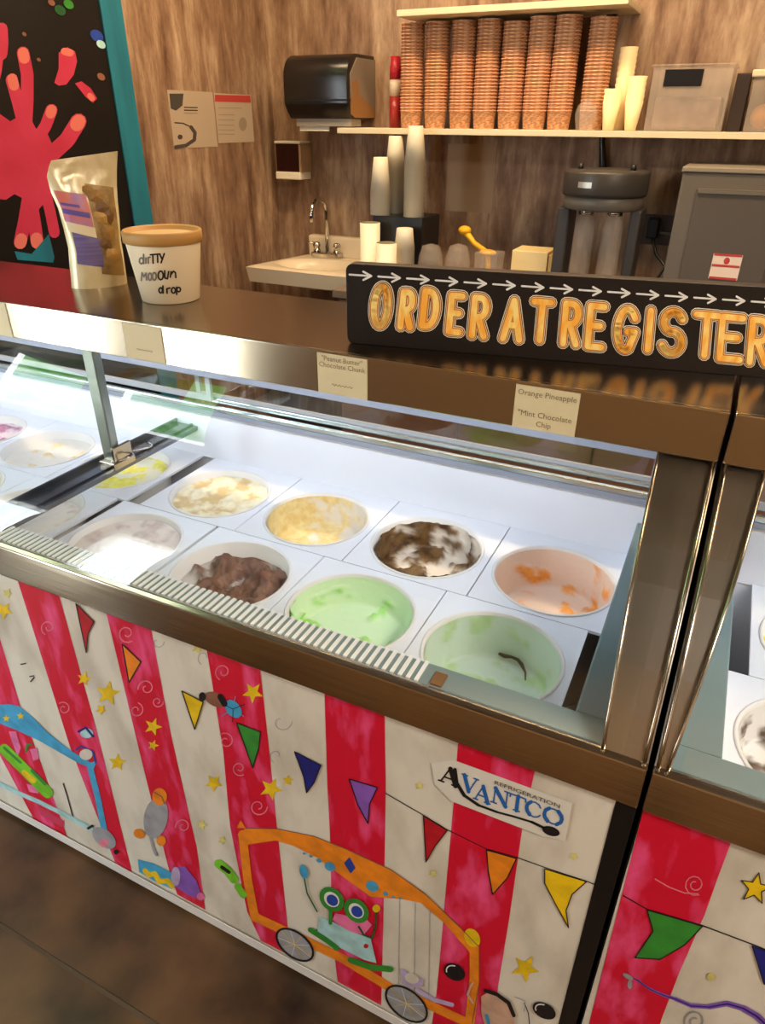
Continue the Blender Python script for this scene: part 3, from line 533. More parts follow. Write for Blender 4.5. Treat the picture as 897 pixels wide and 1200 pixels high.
# ---------------- tubs of ice cream and their collar plates
def ice_mat(name, base, col, dark=None, bump=0.4):
    mt = bpy.data.materials.new(name); mt.use_nodes = True; nt = mt.node_tree; b = nt.nodes['Principled BSDF']
    at = nt.nodes.new('ShaderNodeVertexColor'); at.layer_name = 'mask'
    tc = nt.nodes.new('ShaderNodeTexCoord'); n = nt.nodes.new('ShaderNodeTexNoise'); n.inputs['Scale'].default_value = 55; n.inputs['Detail'].default_value = 6
    nt.links.new(tc.outputs['Object'], n.inputs[0])
    rp = nt.nodes.new('ShaderNodeValToRGB'); rp.color_ramp.elements[0].position = 0.35; rp.color_ramp.elements[1].position = 0.62
    rp.color_ramp.elements[0].color = srgb(*(dark or tuple(int(v * 0.88) for v in col))); rp.color_ramp.elements[1].color = srgb(*col)
    mx = nt.nodes.new('ShaderNodeMix'); mx.data_type = 'RGBA'; mx.inputs[6].default_value = srgb(*base)
    nt.links.new(n.outputs[0], rp.inputs[0]); nt.links.new(at.outputs[0], mx.inputs[0]); nt.links.new(rp.outputs[0], mx.inputs[7]); nt.links.new(mx.outputs[2], b.inputs['Base Color'])
    bp = nt.nodes.new('ShaderNodeBump'); bp.inputs['Strength'].default_value = bump; bp.inputs['Distance'].default_value = 0.004
    nt.links.new(n.outputs[0], bp.inputs['Height']); nt.links.new(bp.outputs[0], b.inputs['Normal'])
    b.inputs['Roughness'].default_value = 0.45; b.inputs['Subsurface Weight'].default_value = 0.0
    return mt
RT = 0.111
TUBM = mat('tub_card', (228, 226, 222), 0.45)
tub_mesh = None; plate_mesh = {}
def smooth(a, b, x): t = max(0, min(1, (x - a) / (b - a))); return t * t * (3 - 2 * t)
def ice_mesh(seed, depth, full, thr, lump, fn=None):
    """full: filled with a flat lumpy surface at -depth; else an emptied tub with residue on the wall and floor"""
    nseg, me = 72, bpy.data.meshes.new('ice_cream'); rings = []
    if full:
        for k in range(25): rings.append(((RT - 0.003) * k / 24, -depth, 0))
    else:
        for k in range(17): rings.append((0.096 * k / 16, -depth, 0))
        for k in range(1, 15): f = k / 14; rings.append((0.096 + (RT - 0.0012 - 0.096) * f ** 0.8, -depth + (depth - 0.003) * f, f))
    vs, mk = [], []
    for k, (r, z, f) in enumerate(rings):
        for i in range(nseg):
            a = 2 * math.pi * i / nseg; x, y = r * math.cos(a), r * math.sin(a)
            q = Vector((x * 24 + seed * 7.3, y * 24, z * 24 + seed))
            n1 = noise.fractal(q, 1.0, 2.0, 4); n2 = noise.fractal(q * 2.6 + Vector((9, 3, 1)), 1.0, 2.0, 3)
            g = fn(x, y, f) if fn else 0
            mm = smooth(thr - 0.08, thr + 0.16, n1 * 0.6 + g)
            if full: edge = 1 - smooth(0.8, 1.0, r / RT); dz = lump * (n1 * 0.9 + n2 * 0.35) * (0.25 + 0.75 * edge) * (0.3 + 0.7 * mm); vs.append((x, y, z + dz))
            else:
                h = mm * lump * (0.6 + 0.5 * n2); sc = (1 - h / max(r, 0.03) * smooth(0.0, 0.4, f)) if f > 0 else 1; vs.append((x * sc, y * sc, z + h * (1 - f)))
            mk.append(mm)
    fs = [(k * nseg + i, k * nseg + (i + 1) % nseg, (k + 1) * nseg + (i + 1) % nseg, (k + 1) * nseg + i) for k in range(len(rings) - 1) for i in range(nseg)]
    me.from_pydata(vs, [], fs); me.polygons.foreach_set('use_smooth', [True] * len(fs))
    ca = me.color_attributes.new('mask', 'FLOAT_COLOR', 'POINT')
    for i, v in enumerate(mk): ca.data[i].color = (v, v, v, 1)
    return me
def tub(x, y, label, im, me, extra=None):
    global tub_mesh
    t = thing('ice_cream_tub', (x, y, WF), label, 'ice cream', 'ice cream tubs in the cabinets'); h = TZ - WF
    if tub_mesh is None:
        b = MB().lathe([(0.093, 0), (0.0945, 0), (RT + 0.0015, h - 0.008), (RT + 0.0015, h), (RT + 0.0055, h), (RT + 0.006, h + 0.0015), (RT + 0.004, h + 0.003), (RT, h + 0.0015), (0.0925, 0.004), (1e-5, 0.004)], (x, y, WF), 48, cap1=False)
        o = b.build('tub', TUBM, t); tub_mesh = o.data
    else:
        o = bpy.data.objects.new('tub', tub_mesh); COL.objects.link(o); o.parent = t
    me.materials.append(im); i = bpy.data.objects.new('ice_cream', me); COL.objects.link(i); i.parent = t; i.location = (0, 0, h)
    return t
def plate(x, y, wx, wy, label, ox=0, oy=0):
    key = (round(wx, 3), round(wy, 3), ox, oy); 
    if key not in plate_mesh:
        n = 48; r = RT + 0.003; mb = MB(); vs = []
        hx0, hx1, hy0, hy1 = -wx / 2 + ox, wx / 2 + ox, -wy / 2 + oy, wy / 2 + oy
        for i in range(n):
            a = 2 * math.pi * (i + 0.5) / n; c, s_ = math.cos(a), math.sin(a)
            tx = (hx1 if c > 0 else hx0) / c if abs(c) > 1e-6 else 1e9; ty = (hy1 if s_ > 0 else hy0) / s_ if abs(s_) > 1e-6 else 1e9
            k = min(tx, ty); ptx, pty = c * k, s_ * k
            for z in (0, -0.006): vs.append((c * r, s_ * r, z)); vs.append((ptx, pty, z))
        # snap the perimeter points nearest each corner to that corner
        for cx in (hx0, hx1):
            for cy in (hy0, hy1):
                bi = min(range(n), key=lambda i: (vs[4 * i + 1][0] - cx) ** 2 + (vs[4 * i + 1][1] - cy) ** 2)
                vs[4 * bi + 1] = (cx, cy, 0); vs[4 * bi + 3] = (cx, cy, -0.006)
        fs = []
        for i in range(n):
            a, b = 4 * i, 4 * ((i + 1) % n)
            fs += [(a, a + 1, b + 1, b), (a + 2, b + 2, b + 3, a + 3), (a + 1, a + 3, b + 3, b + 1), (a, b, b + 2, a + 2)]
        mb.add(vs, fs); o = mb.build('collar_plate', TRAY, origin=(0, 0, 0)); plate_mesh[key] = o.data
        bv = None
    else:
        o = bpy.data.objects.new('collar_plate', plate_mesh[key]); COL.objects.link(o)
    o.location = (x, y, TZ)
    return tag(o, label, 'tray', 'white collar plates around the tubs')
vanilla = ice_mat('ice_vanilla', (216, 186, 128), (246, 238, 208), (236, 222, 180))
straw = ice_mat('ice_straw', (226, 220, 210), (234, 216, 160), (222, 194, 126))
choc = ice_mat('ice_choc', (222, 212, 198), (120, 88, 46), (72, 46, 22))
orange = ice_mat('ice_orange', (240, 216, 196), (246, 170, 70), (240, 150, 48))
beige = ice_mat('ice_beige', (228, 214, 206), (222, 204, 196), None, 0.15)
fudge = ice_mat('ice_fudge', (196, 188, 180), (136, 96, 74), (88, 54, 38))
lime = ice_mat('ice_lime', (212, 236, 196), (170, 230, 118), (150, 214, 96))
mint = ice_mat('ice_mint', (208, 224, 208), (194, 220, 172), (184, 212, 154), 0.25)
lemon = ice_mat('ice_lemon', (232, 228, 200), (238, 232, 96), (226, 214, 70))
cookie = ice_mat('ice_cookie', (228, 224, 220), (96, 72, 52), (48, 34, 24))
berry = ice_mat('ice_berry', (222, 206, 214), (196, 130, 160), (170, 96, 130))
YBK, YFR = 0.457, 0.198
front_low = lambda s: (lambda x, y, f: s * (0.25 - y * 2.4) - (0.0 if f < 0.7 else 0.25))
TUBS = [
 (-0.177, YBK, 'nearly empty tub with orange sherbet streaks on its pale walls', orange, ice_mesh(3, 0.085, False, 0.20, 0.006, lambda x, y, f: 0.25 * smooth(0.02, -0.1, y) + 0.14 * smooth(0.0, 0.1, x) - 0.2 * smooth(0.55, 0.9, f))),
 (-0.437, YBK, 'scraped tub with dark brown chocolate around a bare white bottom', choc, ice_mesh(11, 0.07, False, 0.06, 0.012, lambda x, y, f: 0.4 * smooth(0.05, -0.06, x) + 0.3 * smooth(0.02, -0.08, y) - 0.08 + 0.1 * f)),
 (-0.697, YBK, 'nearly empty tub with pale yellow ice cream smeared on the wall', straw, ice_mesh(5, 0.07, False, 0.05, 0.004, lambda x, y, f: 0.4 * smooth(0.05, -0.06, x) - 0.05 + 0.2 * smooth(0, -0.1, y))),
 (-0.957, YBK, 'nearly full tub of cream coloured ice cream with cracked ochre ridges', vanilla, ice_mesh(8, 0.012, True, -0.12, 0.016)),
 (-0.215, YFR, 'half empty pale mint tub with a thin dark swirl inside', mint, ice_mesh(2, 0.085, False, 0.12, 0.003, lambda x, y, f: 0.25 * smooth(0.03, -0.08, y) - 0.1 * f)),
 (-0.475, YFR, 'pale green tub with brighter lime chunks on the near side', lime, ice_mesh(6, 0.055, False, 0.16, 0.014, lambda x, y, f: 0.34 * smooth(0.03, -0.05, y) - 0.08 - 0.1 * f)),
 (-0.735, YFR, 'tub of rough brown fudge ice cream scooped away on one side', fudge, ice_mesh(9, 0.03, True, 0.0, 0.03, lambda x, y, f: -0.25 + 0.65 * smooth(-0.10, -0.03, x))),
 (-1.0, YFR, 'tub of smooth pale beige ice cream beside the cross bar', beige, ice_mesh(12, 0.012, True, 0.0, 0.004)),
 (-1.255, YBK, 'tub of pale lemon ice cream half hidden under the cross bar', lemon, ice_mesh(14, 0.02, True, -0.1, 0.008)),
 (-1.515, YBK, 'tub of pale cream ice cream behind the cross bar post', straw, ice_mesh(15, 0.02, True, 0.25, 0.01)),
 (-1.775, YBK, 'tub of rosy pink ice cream at the far end of the well', berry, ice_mesh(16, 0.02, True, 0.0, 0.01)),
 (-1.28, YFR, 'tub of whitish ice cream partly under the cross bar, by the vent slats', beige, ice_mesh(17, 0.03, True, 0.0, 0.005)),
 (-1.54, YFR, 'tub of bright yellow ice cream past the cross bar', lemon, ice_mesh(18, 0.03, True, -0.2, 0.008)),
 (-2.035, YBK, 'tub of vanilla ice cream in the far corner of the well', vanilla, ice_mesh(31, 0.02, True, -0.1, 0.01)),
 (-1.80, YFR, 'tub of orange sherbet past the bright yellow tub', orange, ice_mesh(32, 0.03, True, 0.0, 0.008)),
 (-2.06, YFR, 'tub of mint ice cream against the far end of the well', mint, ice_mesh(33, 0.03, True, 0.0, 0.006)),
 (0.292, YBK, 'tub of bright yellow ice cream in the second cabinet', lemon, ice_mesh(21, 0.03, True, -0.1, 0.008)),
 (0.262, YFR, 'white tub with dark cookie smears in the second cabinet', cookie, ice_mesh(24, 0.06, False, 0.28, 0.006, lambda x, y, f: 0.2 * smooth(-0.02, 0.08, y) + 0.1 * smooth(0, -0.1, y))),
 (0.552, YBK, 'tub of vanilla ice cream deeper along the second cabinet', vanilla, ice_mesh(25, 0.03, True, -0.1, 0.01)),
]
for x, y, lab, im, me in TUBS:
    tub(x, y, lab, im, me)
    ya, yb = (0.333, 0.6075) if y > 0.3 else (0.0665, 0.331)      # back and front row meet; outer edges reach the liner
    xa, xb = x - 0.12875, min(x + 0.12875, -0.0605 if x < 0 else 9)
    plate(x, y, xb - xa, yb - ya, 'white collar plate around the ' + ' '.join(lab.split()[:11]), round((xa + xb) / 2 - x, 5), round((ya + yb) / 2 - y, 5))

# dark swirl bits on the mint tub
mt_ = [o for o in COL.objects if o.name.startswith('ice_cream_tub') and abs(o.location.x + 0.215) < 1e-3][0]
zz = TZ - 0.075
sp = [onZ(p, zz) for p in ((585, 766), (592, 769), (600, 770), (607, 773), (612, 779), (616, 788), (616, 797))]
MB().tube(sp, [0.0025, 0.0035, 0.0025, 0.003, 0.0035, 0.002, 0.001], 6).build('chocolate_swirl', mat('dark_choc', (58, 44, 22), 0.5), mt_)

# ------------------------------------------------------------------ things on the steel top
pl, pr_ = onZ((407, 402), BZ1), onZ((897, 443), BZ1)
su = (pr_ - pl); su.z = 0; SLEN = su.length * 1.09; su.normalize(); sn = Vector((su.y, -su.x, 0))      # sn faces the camera
sh = onPlane((411, 309), pl, sn).z - BZ1
sg = thing('order_sign', pl + su * SLEN / 2 - sn * 0.012, 'black painted board lettered ORDER AT REGISTER in gold with white arrows', 'sign')
def SP(u, d, z): return pl + su * u + sn * d + Vector((0, 0, z))
out = []; rc = 0.012
for cx, cz, a0 in ((rc, rc, 180), (SLEN - rc, rc, 270), (SLEN - rc, sh - rc, 0), (rc, sh - rc, 90)):
    for k in range(5): a = math.radians(a0 + 22.5 * k); out.append((cx + rc * math.cos(a), cz + rc * math.sin(a)))
bm_ = MB(); n = len(out); tri = tessellate_polygon([[Vector((a, b, 0)) for a, b in out]])
bm_.add([SP(u, 0, z) for u, z in out] + [SP(u, -0.026, z) for u, z in out], [tuple(t) for t in tri] + [tuple(i + n for i in t) for t in tri] + [(i, (i + 1) % n, n + (i + 1) % n, n + i) for i in range(n)])
bm_.build('board', mat('sign_black', (24, 20, 19), 0.4), sg, bevel=0.002)
smap = lambda p, lay: onPlane(p, pl, sn) + sn * (0.0006 + 0.0004 * lay)
GOLD = mat('gold_paint', (252, 178, 62), 0.45, col2=(255, 224, 132), scale=(60, 60, 22), lo=0.4, hi=0.6)
OUTL = mat('outline_cream', (250, 232, 198), 0.6)
arc = lambda cx, cy, rx, ry, a, b, n=8: [(cx + rx * math.cos(math.radians(a + (b - a) * i / n)), cy + ry * math.sin(math.radians(a + (b - a) * i / n))) for i in range(n + 1)]
RR = [[(0, 1), (0, 0), (0.5, 0)] + arc(0.5, 0.25, 0.5, 0.25, -90, 90) + [(0.1, 0.52)], [(0.45, 0.55), (1, 1)]]
HAND = {'O': [arc(0.5, 0.5, 0.5, 0.5, -90, 270, 20)], 'R': RR, 'D': [[(0, 0), (0, 1), (0.35, 1)] + arc(0.35, 0.5, 0.65, 0.5, 90, -90) + [(0, 0)]],
        'E': [[(0.95, 0), (0, 0), (0, 1), (0.95, 1)], [(0, 0.48), (0.75, 0.48)]], 'A': [[(0, 1), (0.5, 0), (1, 1)], [(0.22, 0.64), (0.8, 0.64)]], 'T': [[(0, 0), (1, 0)], [(0.5, 0), (0.5, 1)]],
        'G': [arc(0.52, 0.5, 0.52, 0.5, -35, -325 + 35, 14) + [(1, 0.55), (0.6, 0.55)]], 'I': [[(0.5, 0), (0.5, 1)]], 'S': [arc(0.5, 0.25, 0.48, 0.25, -20, -250, 9) + arc(0.5, 0.74, 0.5, 0.26, -80, 160, 9)]}
SG = crop(380, 260, 1.735)
for ch, x0, x1, y0, y1 in (('O', 90, 142, 118, 225), ('R', 147, 190, 130, 228), ('D', 191, 240, 128, 226), ('E', 245, 291, 137, 238), ('R', 292, 340, 141, 246), ('A', 355, 412, 146, 252), ('T', 413, 470, 149, 254), ('R', 477, 527, 153, 262), ('E', 527, 580, 158, 268), ('G', 584, 644, 163, 274),
                           ('I', 640, 682, 167, 274), ('S', 676, 740, 168, 280), ('T', 742, 810, 175, 284), ('E', 795, 862, 180, 292), ('R', 856, 912, 186, 300)):
    P = Paint(smap); pad = 12; w_, h_ = (x1 - x0) - 2 * pad, (y1 - y0) - 2 * pad - 4
    strokes = [SG([(x0 + pad + 4 + u * w_ - 7 * v, y0 + pad + v * h_ + 0.09 * u * w_) for u, v in st_]) for st_ in HAND[ch]]
    for wd, mt, ly in ((14.6, OUTL, 0), (12.8, INK, 3), (11.0, OUTL, 6), (9.8, mat('gold_edge', (214, 128, 34), 0.5), 9), (7.0, GOLD, 12)):
        for st_ in strokes: P.stroke(st_, wd, mt, ly * 0.4)
    P.build('letter', sg)
for k in range(15):
    x = 52 + 58.4 * k; y = 107 + 3.9 * k
    P = Paint(smap); P.stroke(SG([(x, y), (x + 42, y + 3)]), 2.2, CHALK); P.stroke(SG([(x + 28, y - 6), (x + 44, y + 3), (x + 28, y + 11)]), 2.4, CHALK); P.build('arrow', sg)

# lidded tub with marker writing
tc_ = onZ((201, 350), BZ1); TH = 0.136; rb, rt = 0.061, 0.077
pt = thing('paper_tub', tc_, 'round cream paper tub with tan lid and black marker writing on steel top', 'tub')
MB().lathe([(rb - 0.004, 0.0), (rb, 0.002), (rt, TH - 0.012)], tc_, 40, cap1=False).build('cup', mat('tub_cream', (236, 220, 186), 0.5), pt)
MB().lathe([(rt + 0.001, TH - 0.018), (rt + 0.004, TH - 0.017), (rt + 0.004, TH + 0.003), (rt + 0.001, TH + 0.006), (rt - 0.005, TH + 0.003), (rt - 0.008, TH - 0.004), (1e-5, TH - 0.004)], tc_, 40, cap0=False, cap1=False).build('lid', mat('lid_tan', (184, 138, 74), 0.55), pt)
MB().lathe([(rt - 0.0085, TH - 0.0035), (1e-5, TH - 0.003)], tc_, 40, cap0=False, cap1=False).build('lid_top', mat('lid_top_tan', (214, 178, 122), 0.55), pt)
def cone_map(p, lay):
    d = ray(p).normalized(); t = 0.9
    while t < 2.2:
        q = CAM + d * t; z = q.z - BZ1; r = rb + (rt - rb) * min(max(z, 0), TH) / (TH - 0.012)
        if math.hypot(q.x - tc_.x, q.y - tc_.y) < r + 0.0008 + 0.0002 * lay: return q
        t += 0.0006
    return CAM + d * 1.4
WR = crop(40, 160, 4.271)
oo = lambda cx, cy, rx, ry: arc(cx, cy, rx, ry, -90, 270, 10)
P = Paint(cone_map); FADE = mat('faded_ink', (120, 110, 100), 0.6)
for st_, mt in ((oo(537, 622, 10, 15), FADE), ([(548, 590), (549, 636)], FADE), ([(560, 608), (560, 634)], FADE), ([(572, 634), (571, 606), (580, 604)], FADE), ([(582, 592), (608, 590)], INK), ([(594, 590), (596, 634)], INK), ([(606, 590), (630, 588)], INK), ([(618, 590), (619, 630)], INK), ([(630, 590), (640, 612)], INK), ([(652, 586), (636, 632)], INK),
                ([(536, 720), (540, 682), (550, 702), (560, 684), (563, 718)], FADE), (oo(580, 702, 9, 18), FADE), (oo(602, 700, 10, 19), FADE), (oo(634, 695, 13, 22), INK), ([(654, 672), (655, 708), (668, 712), (674, 676)], INK), ([(682, 704), (686, 676)], INK), ([(686, 690), (698, 674), (708, 682), (710, 706)], INK),
                (oo(634, 770, 9, 13), INK), ([(645, 748), (646, 784)], INK), ([(666, 784), (665, 762), (680, 758)], INK), (oo(698, 770, 10, 14), INK), ([(714, 790), (714, 754)], INK), (oo(724, 766, 9, 11), INK)):
    P.stroke(WR(st_), 2.0, mt)
P.build('marker_writing', pt)

# stand-up pouch
bc = onZ((118, 334), BZ1); pn = (CAM - bc); pn.z = 0; pn.normalize(); pn = (pn + Vector((0.15, 0.1, 0))).normalized(); pu = Vector((-pn.y, pn.x, 0))
Lp = [(83, 333), (80, 291), (74, 266), (68, 244), (60, 226), (55, 207), (57, 196), (60, 188)]; Rp = [(150, 336), (145, 300), (142, 282), (140, 255), (138, 235), (137, 218), (137, 198), (138, 177)]
TK = [0.036, 0.034, 0.032, 0.027, 0.018, 0.008, 0.003, 0.0012]
def lerp_list(L, v):
    f = v * (len(L) - 1); i = min(int(f), len(L) - 2); t = f - i
    return tuple(a + (b - a) * t for a, b in zip(L[i], L[i + 1])) if isinstance(L[0], tuple) else L[i] + (L[i + 1] - L[i]) * t
def pouch(u, v, off=0.0, side=1):
    l, r = lerp_list(Lp, v), lerp_list(Rp, v); p = onPlane((l[0] + (r[0] - l[0]) * (u + 1) / 2, l[1] + (r[1] - l[1]) * (u + 1) / 2), bc, pn)
    t = lerp_list(TK, v) * math.sqrt(max(0, 1 - u * u)) ** 0.9
    wr = 0.003 * noise.noise(Vector((u * 3, v * 7, 2 * side))) * (1 if v < 0.8 else 0.2) * (1 - u ** 4)
    q = p + pn * side * (t + wr + off); 
    if v < 0.06: q.z = BZ1 + max(0.0, (q.z - BZ1) * v / 0.06)
    return q
po = thing('snack_pouch', bc, 'gold and clear stand-up pouch with purple label on steel top', 'pouch')
mb = MB(); NU, NV = 20, 28
for side in (1, -1):
    mb.add([pouch(-1 + 2 * i / NU, j / NV, 0, side) for j in range(NV + 1) for i in range(NU + 1)], [(j * (NU + 1) + i, j * (NU + 1) + i + 1, (j + 1) * (NU + 1) + i + 1, (j + 1) * (NU + 1) + i) for j in range(NV) for i in range(NU)], 0, True)
mb.build('film', mat('gold_film', (238, 226, 190), 0.25, 0.12, col2=(214, 196, 148), scale=(20, 20, 14), bump=0.3), po)
def patch(u0, u1, v0, v1, off, name, mt, wob=0):
    a, b = 8, 8; mb = MB(); rnd = random.Random(int(u0 * 999 + v0 * 77))
    mb.add([pouch(u0 + (u1 - u0) * i / a, v0 + (v1 - v0) * j / b, off) for j in range(b + 1) for i in range(a + 1)], [(j * (a + 1) + i, j * (a + 1) + i + 1, (j + 1) * (a + 1) + i + 1, (j + 1) * (a + 1) + i) for j in range(b) for i in range(a)], 0, True); return mb.build(name, mt, po)
patch(-0.92, 0.0, 0.34, 0.60, 0.0012, 'label_panel', mat('label_orange', (222, 120, 92), 0.4, col2=(176, 130, 178), scale=(26, 26, 26)))
patch(-0.9, -0.05, 0.40, 0.44, 0.0018, 'label_stripe', mat('label_violet', (104, 86, 168), 0.4)); patch(-0.88, -0.3, 0.47, 0.495, 0.0018, 'label_stripe', mat('label_violet', (104, 86, 168), 0.4))
patch(-0.88, 0.05, 0.27, 0.34, 0.0012, 'label_panel', mat('label_cream', (226, 212, 176), 0.4)); patch(-0.78, 0.14, 0.09, 0.27, 0.0012, 'label_panel', mat('label_purple', (96, 84, 136), 0.4, col2=(122, 108, 156), scale=(4, 4, 160)))
patch(0.04, 0.88, 0.06, 0.70, 0.0008, 'clear_window', mat('window_olive', (172, 142, 86), 0.3, col2=(120, 88, 44), scale=(30, 30, 30), bump=0.3))
for k, (u, v, a, b, rt_) in enumerate(((0.3, 0.6, 0.3, 0.07, 20), (0.42, 0.5, 0.25, 0.06, -40), (0.35, 0.42, 0.3, 0.05, 35), (0.5, 0.33, 0.3, 0.06, -20), (0.35, 0.24, 0.25, 0.06, 50), (0.5, 0.16, 0.3, 0.05, 10), (0.1, 0.64, 0.2, 0.05, -15), (0.6, 0.44, 0.2, 0.07, 70))):
    q = ell2((0, 0), 1, 1, rt_, 7); rnd = random.Random(k); pts = [(u + a * x * rnd.uniform(0.75, 1.1), v + b * y * rnd.uniform(0.75, 1.1)) for x, y in q]
    pts = [(max(-0.9, min(0.9, x)), y) for x, y in pts]; c = (sum(p[0] for p in pts) / 7, sum(p[1] for p in pts) / 7)
    MB().add([pouch(*c, 0.005)] + [pouch(x, y, 0.002) for x, y in pts], [(0, 1 + i, 1 + (i + 1) % 7) for i in range(7)]).build('snack_piece', mat('snack_brown%d' % (k % 3), ((150, 112, 52), (110, 76, 34), (178, 138, 70))[k % 3], 0.5), po)

# ------------------------------------------------------------------ back wall furniture
CT = 0.95; CY0 = 2.12
xr = onY((425, 330), 2.4).x
bcab = thing('base_cabinet', (0, 2.5, 0), 'brown base cabinet under the back counter', 'cabinet')
MB().box(-1.59, 1.6, 2.16, YB - 0.002, 0.08, CT - 0.036).build('carcass', mat('cab_brown', (118, 84, 66), 0.6), bcab)
MB().box(-1.59, 1.6, 2.2, YB - 0.01, 0.0, 0.08).build('plinth', BODY, bcab)
for k in range(5):
    d = MB().box(-1.58 + 0.61 * k, -1.58 + 0.61 * k + 0.6, 2.142, 2.159, 0.1, CT - 0.045).build('door', mat('cab_door', (128, 92, 72), 0.55), bcab, bevel=0.003)
    MB().tube([(-1.5 + 0.61 * k, 2.125, 0.7), (-1.5 + 0.61 * k, 2.125, 0.82)], 0.006).build('handle', CHROME, d)
tag(MB().box(-1.6, 1.62, CY0, YB - 0.002, CT - 0.036, CT).build('worktop', mat('laminate_grey', (120, 106, 92), 0.4), origin=(0, 2.45, CT - 0.036), bevel=0.004), 'grey laminate worktop of the back counter', 'worktop')

# shelves
SHM = mat('shelf_cream', (216, 202, 168), 0.5); SY0 = 2.46
ZS = onY((600, 152), SY0).z; ZU = onY((600, 12), SY0).z
def shelf(x0, x1, xc, z0, origin, label):      # a board with a notch at the wall for the hanging cable
    pts = [(x0, SY0), (x1, SY0), (x1, YB - 0.001), (xc + 0.03, YB - 0.001), (xc + 0.03, YB - 0.052), (xc - 0.03, YB - 0.052), (xc - 0.03, YB - 0.001), (x0, YB - 0.001)]
    tag(MB().prism(pts, 'z', z0, z0 + 0.022).build('wall_shelf', SHM, origin=origin, bevel=0.003), label, 'shelf')
shelf(onY((395, 150), SY0).x, 1.5, onY((706.5, 153), YB - 0.024).x, ZS - 0.022, (-0.2, YB, ZS - 0.022), 'long cream wall shelf holding the printed cup stacks')
shelf(onY((465, 10), SY0).x, onY((736, 8), SY0).x, onY((718, 5), YB - 0.024).x, ZU, (-0.8, YB, ZU), 'short cream shelf directly above the printed cup stacks')

# cups
def cup_mesh(r0, r1, h, mt, name='cup', lip=0.002):
    mb = MB().lathe([(r0, 0), (r0 + 0.001, 0.001), (r1, h - 0.004), (r1 + lip, h - 0.004), (r1 + lip, h), (r1 - 0.001, h)], (0, 0, 0), 20, cap1=False)
    o = mb.build(name, mt); me = o.data; bpy.data.objects.remove(o); return me
CUPP = mat('printed_cup', (196, 134, 94), 0.6, col2=(232, 188, 148), scale=(70, 70, 180), lo=0.42, hi=0.6)
CUPW = mat('white_cup', (232, 222, 196), 0.5)
me_b = cup_mesh(0.042, 0.0495, 0.07, CUPP); me_w = cup_mesh(0.030, 0.046, 0.15, CUPW, 'cup', 0.0); me_s = cup_mesh(0.034, 0.045, 0.09, CUPW, 'cup', 0.0)
def cup_stack(loc, me, n, pitch, label, cat, group, invert=False, h=0.07, lean=0):
    t = thing('cup_stack', loc, label, cat, group)
    for k in range(n):
        o = bpy.data.objects.new('cup', me); COL.objects.link(o); o.parent = t
        o.location = (0, 0, k * pitch + (h if invert else 0))
        if invert: o.rotation_euler = (math.pi, 0, 0)
    t.rotation_euler = (0, lean, 0)
    return t
SYC = 2.61
for i, (bx, tx, ty) in enumerate(((482, 488, 20), (510, 514, 17), (539, 541, 18), (567, 570, 22), (596, 598, 24), (625, 627, 20), (654, 657, 14), (692, 693, 20))):
    b = onY((bx, 149), SYC); top = min(onY((tx, ty), SYC).z, ZU - 0.003); n_ = int((top - ZS - 0.07) / 0.0122) + 1
    lab = 'tall stack of orange brown printed paper cups between the shelves'
    if i == 0: lab = 'stack of orange brown printed paper cups beside the red spray can'
    if i == 7: lab = 'stack of orange brown printed paper cups beside the black hanging cable'
    cup_stack((b.x, SYC, ZS), me_b, n_, 0.0122, lab, 'cups', 'printed cup stacks on the shelf')
# black box with upside down white stacks, short stacks in front
bx0, bx1 = onY((437, 280), 2.33).x, onY((495, 280), 2.33).x; zb = onY((470, 254), 2.34).z
tag(MB().box(bx0, bx1, 2.33, 2.53, CT, zb).build('black_box', BLACK, origin=((bx0 + bx1) / 2, 2.42, CT), bevel=0.004), 'matt black box on the back counter under the tall white cups', 'box')
for px_, ty, lab, yy in ((446, 182, 'shortest of the upside-down white cup stacks on the black box', 2.375), (463, 156, 'slim upside-down white cup stack in the middle on the black box', 2.475), (485, 147, 'tallest upside-down white cup stack on the black box', 2.375)):
    p = onY((px_, 254), yy); top = onY((px_, ty), yy).z; n_ = max(2, int((top - zb - 0.15) / 0.02) + 1)
    cup_stack((p.x, yy, zb), me_w, n_, 0.02, lab, 'cups', 'white cup stacks on the back counter', True, 0.15)
for px_, ty, lab in ((434, 260, 'taller short white cup stack at the sink end of the counter'), (453, 281, 'lowest white cup stack in front of the black box'), (474, 264, 'narrow white cup stack in front of the black box')):
    yy = 2.175 if px_ == 453 else 2.255; p = onY((px_, 304), yy); top = onY((px_, ty), yy).z; n_ = max(1, int((top - CT - 0.09) / 0.013) + 1)
    cup_stack((p.x, yy, CT), me_s, n_, 0.013, lab, 'cups', 'white cup stacks on the back counter', px_ == 474, 0.09)
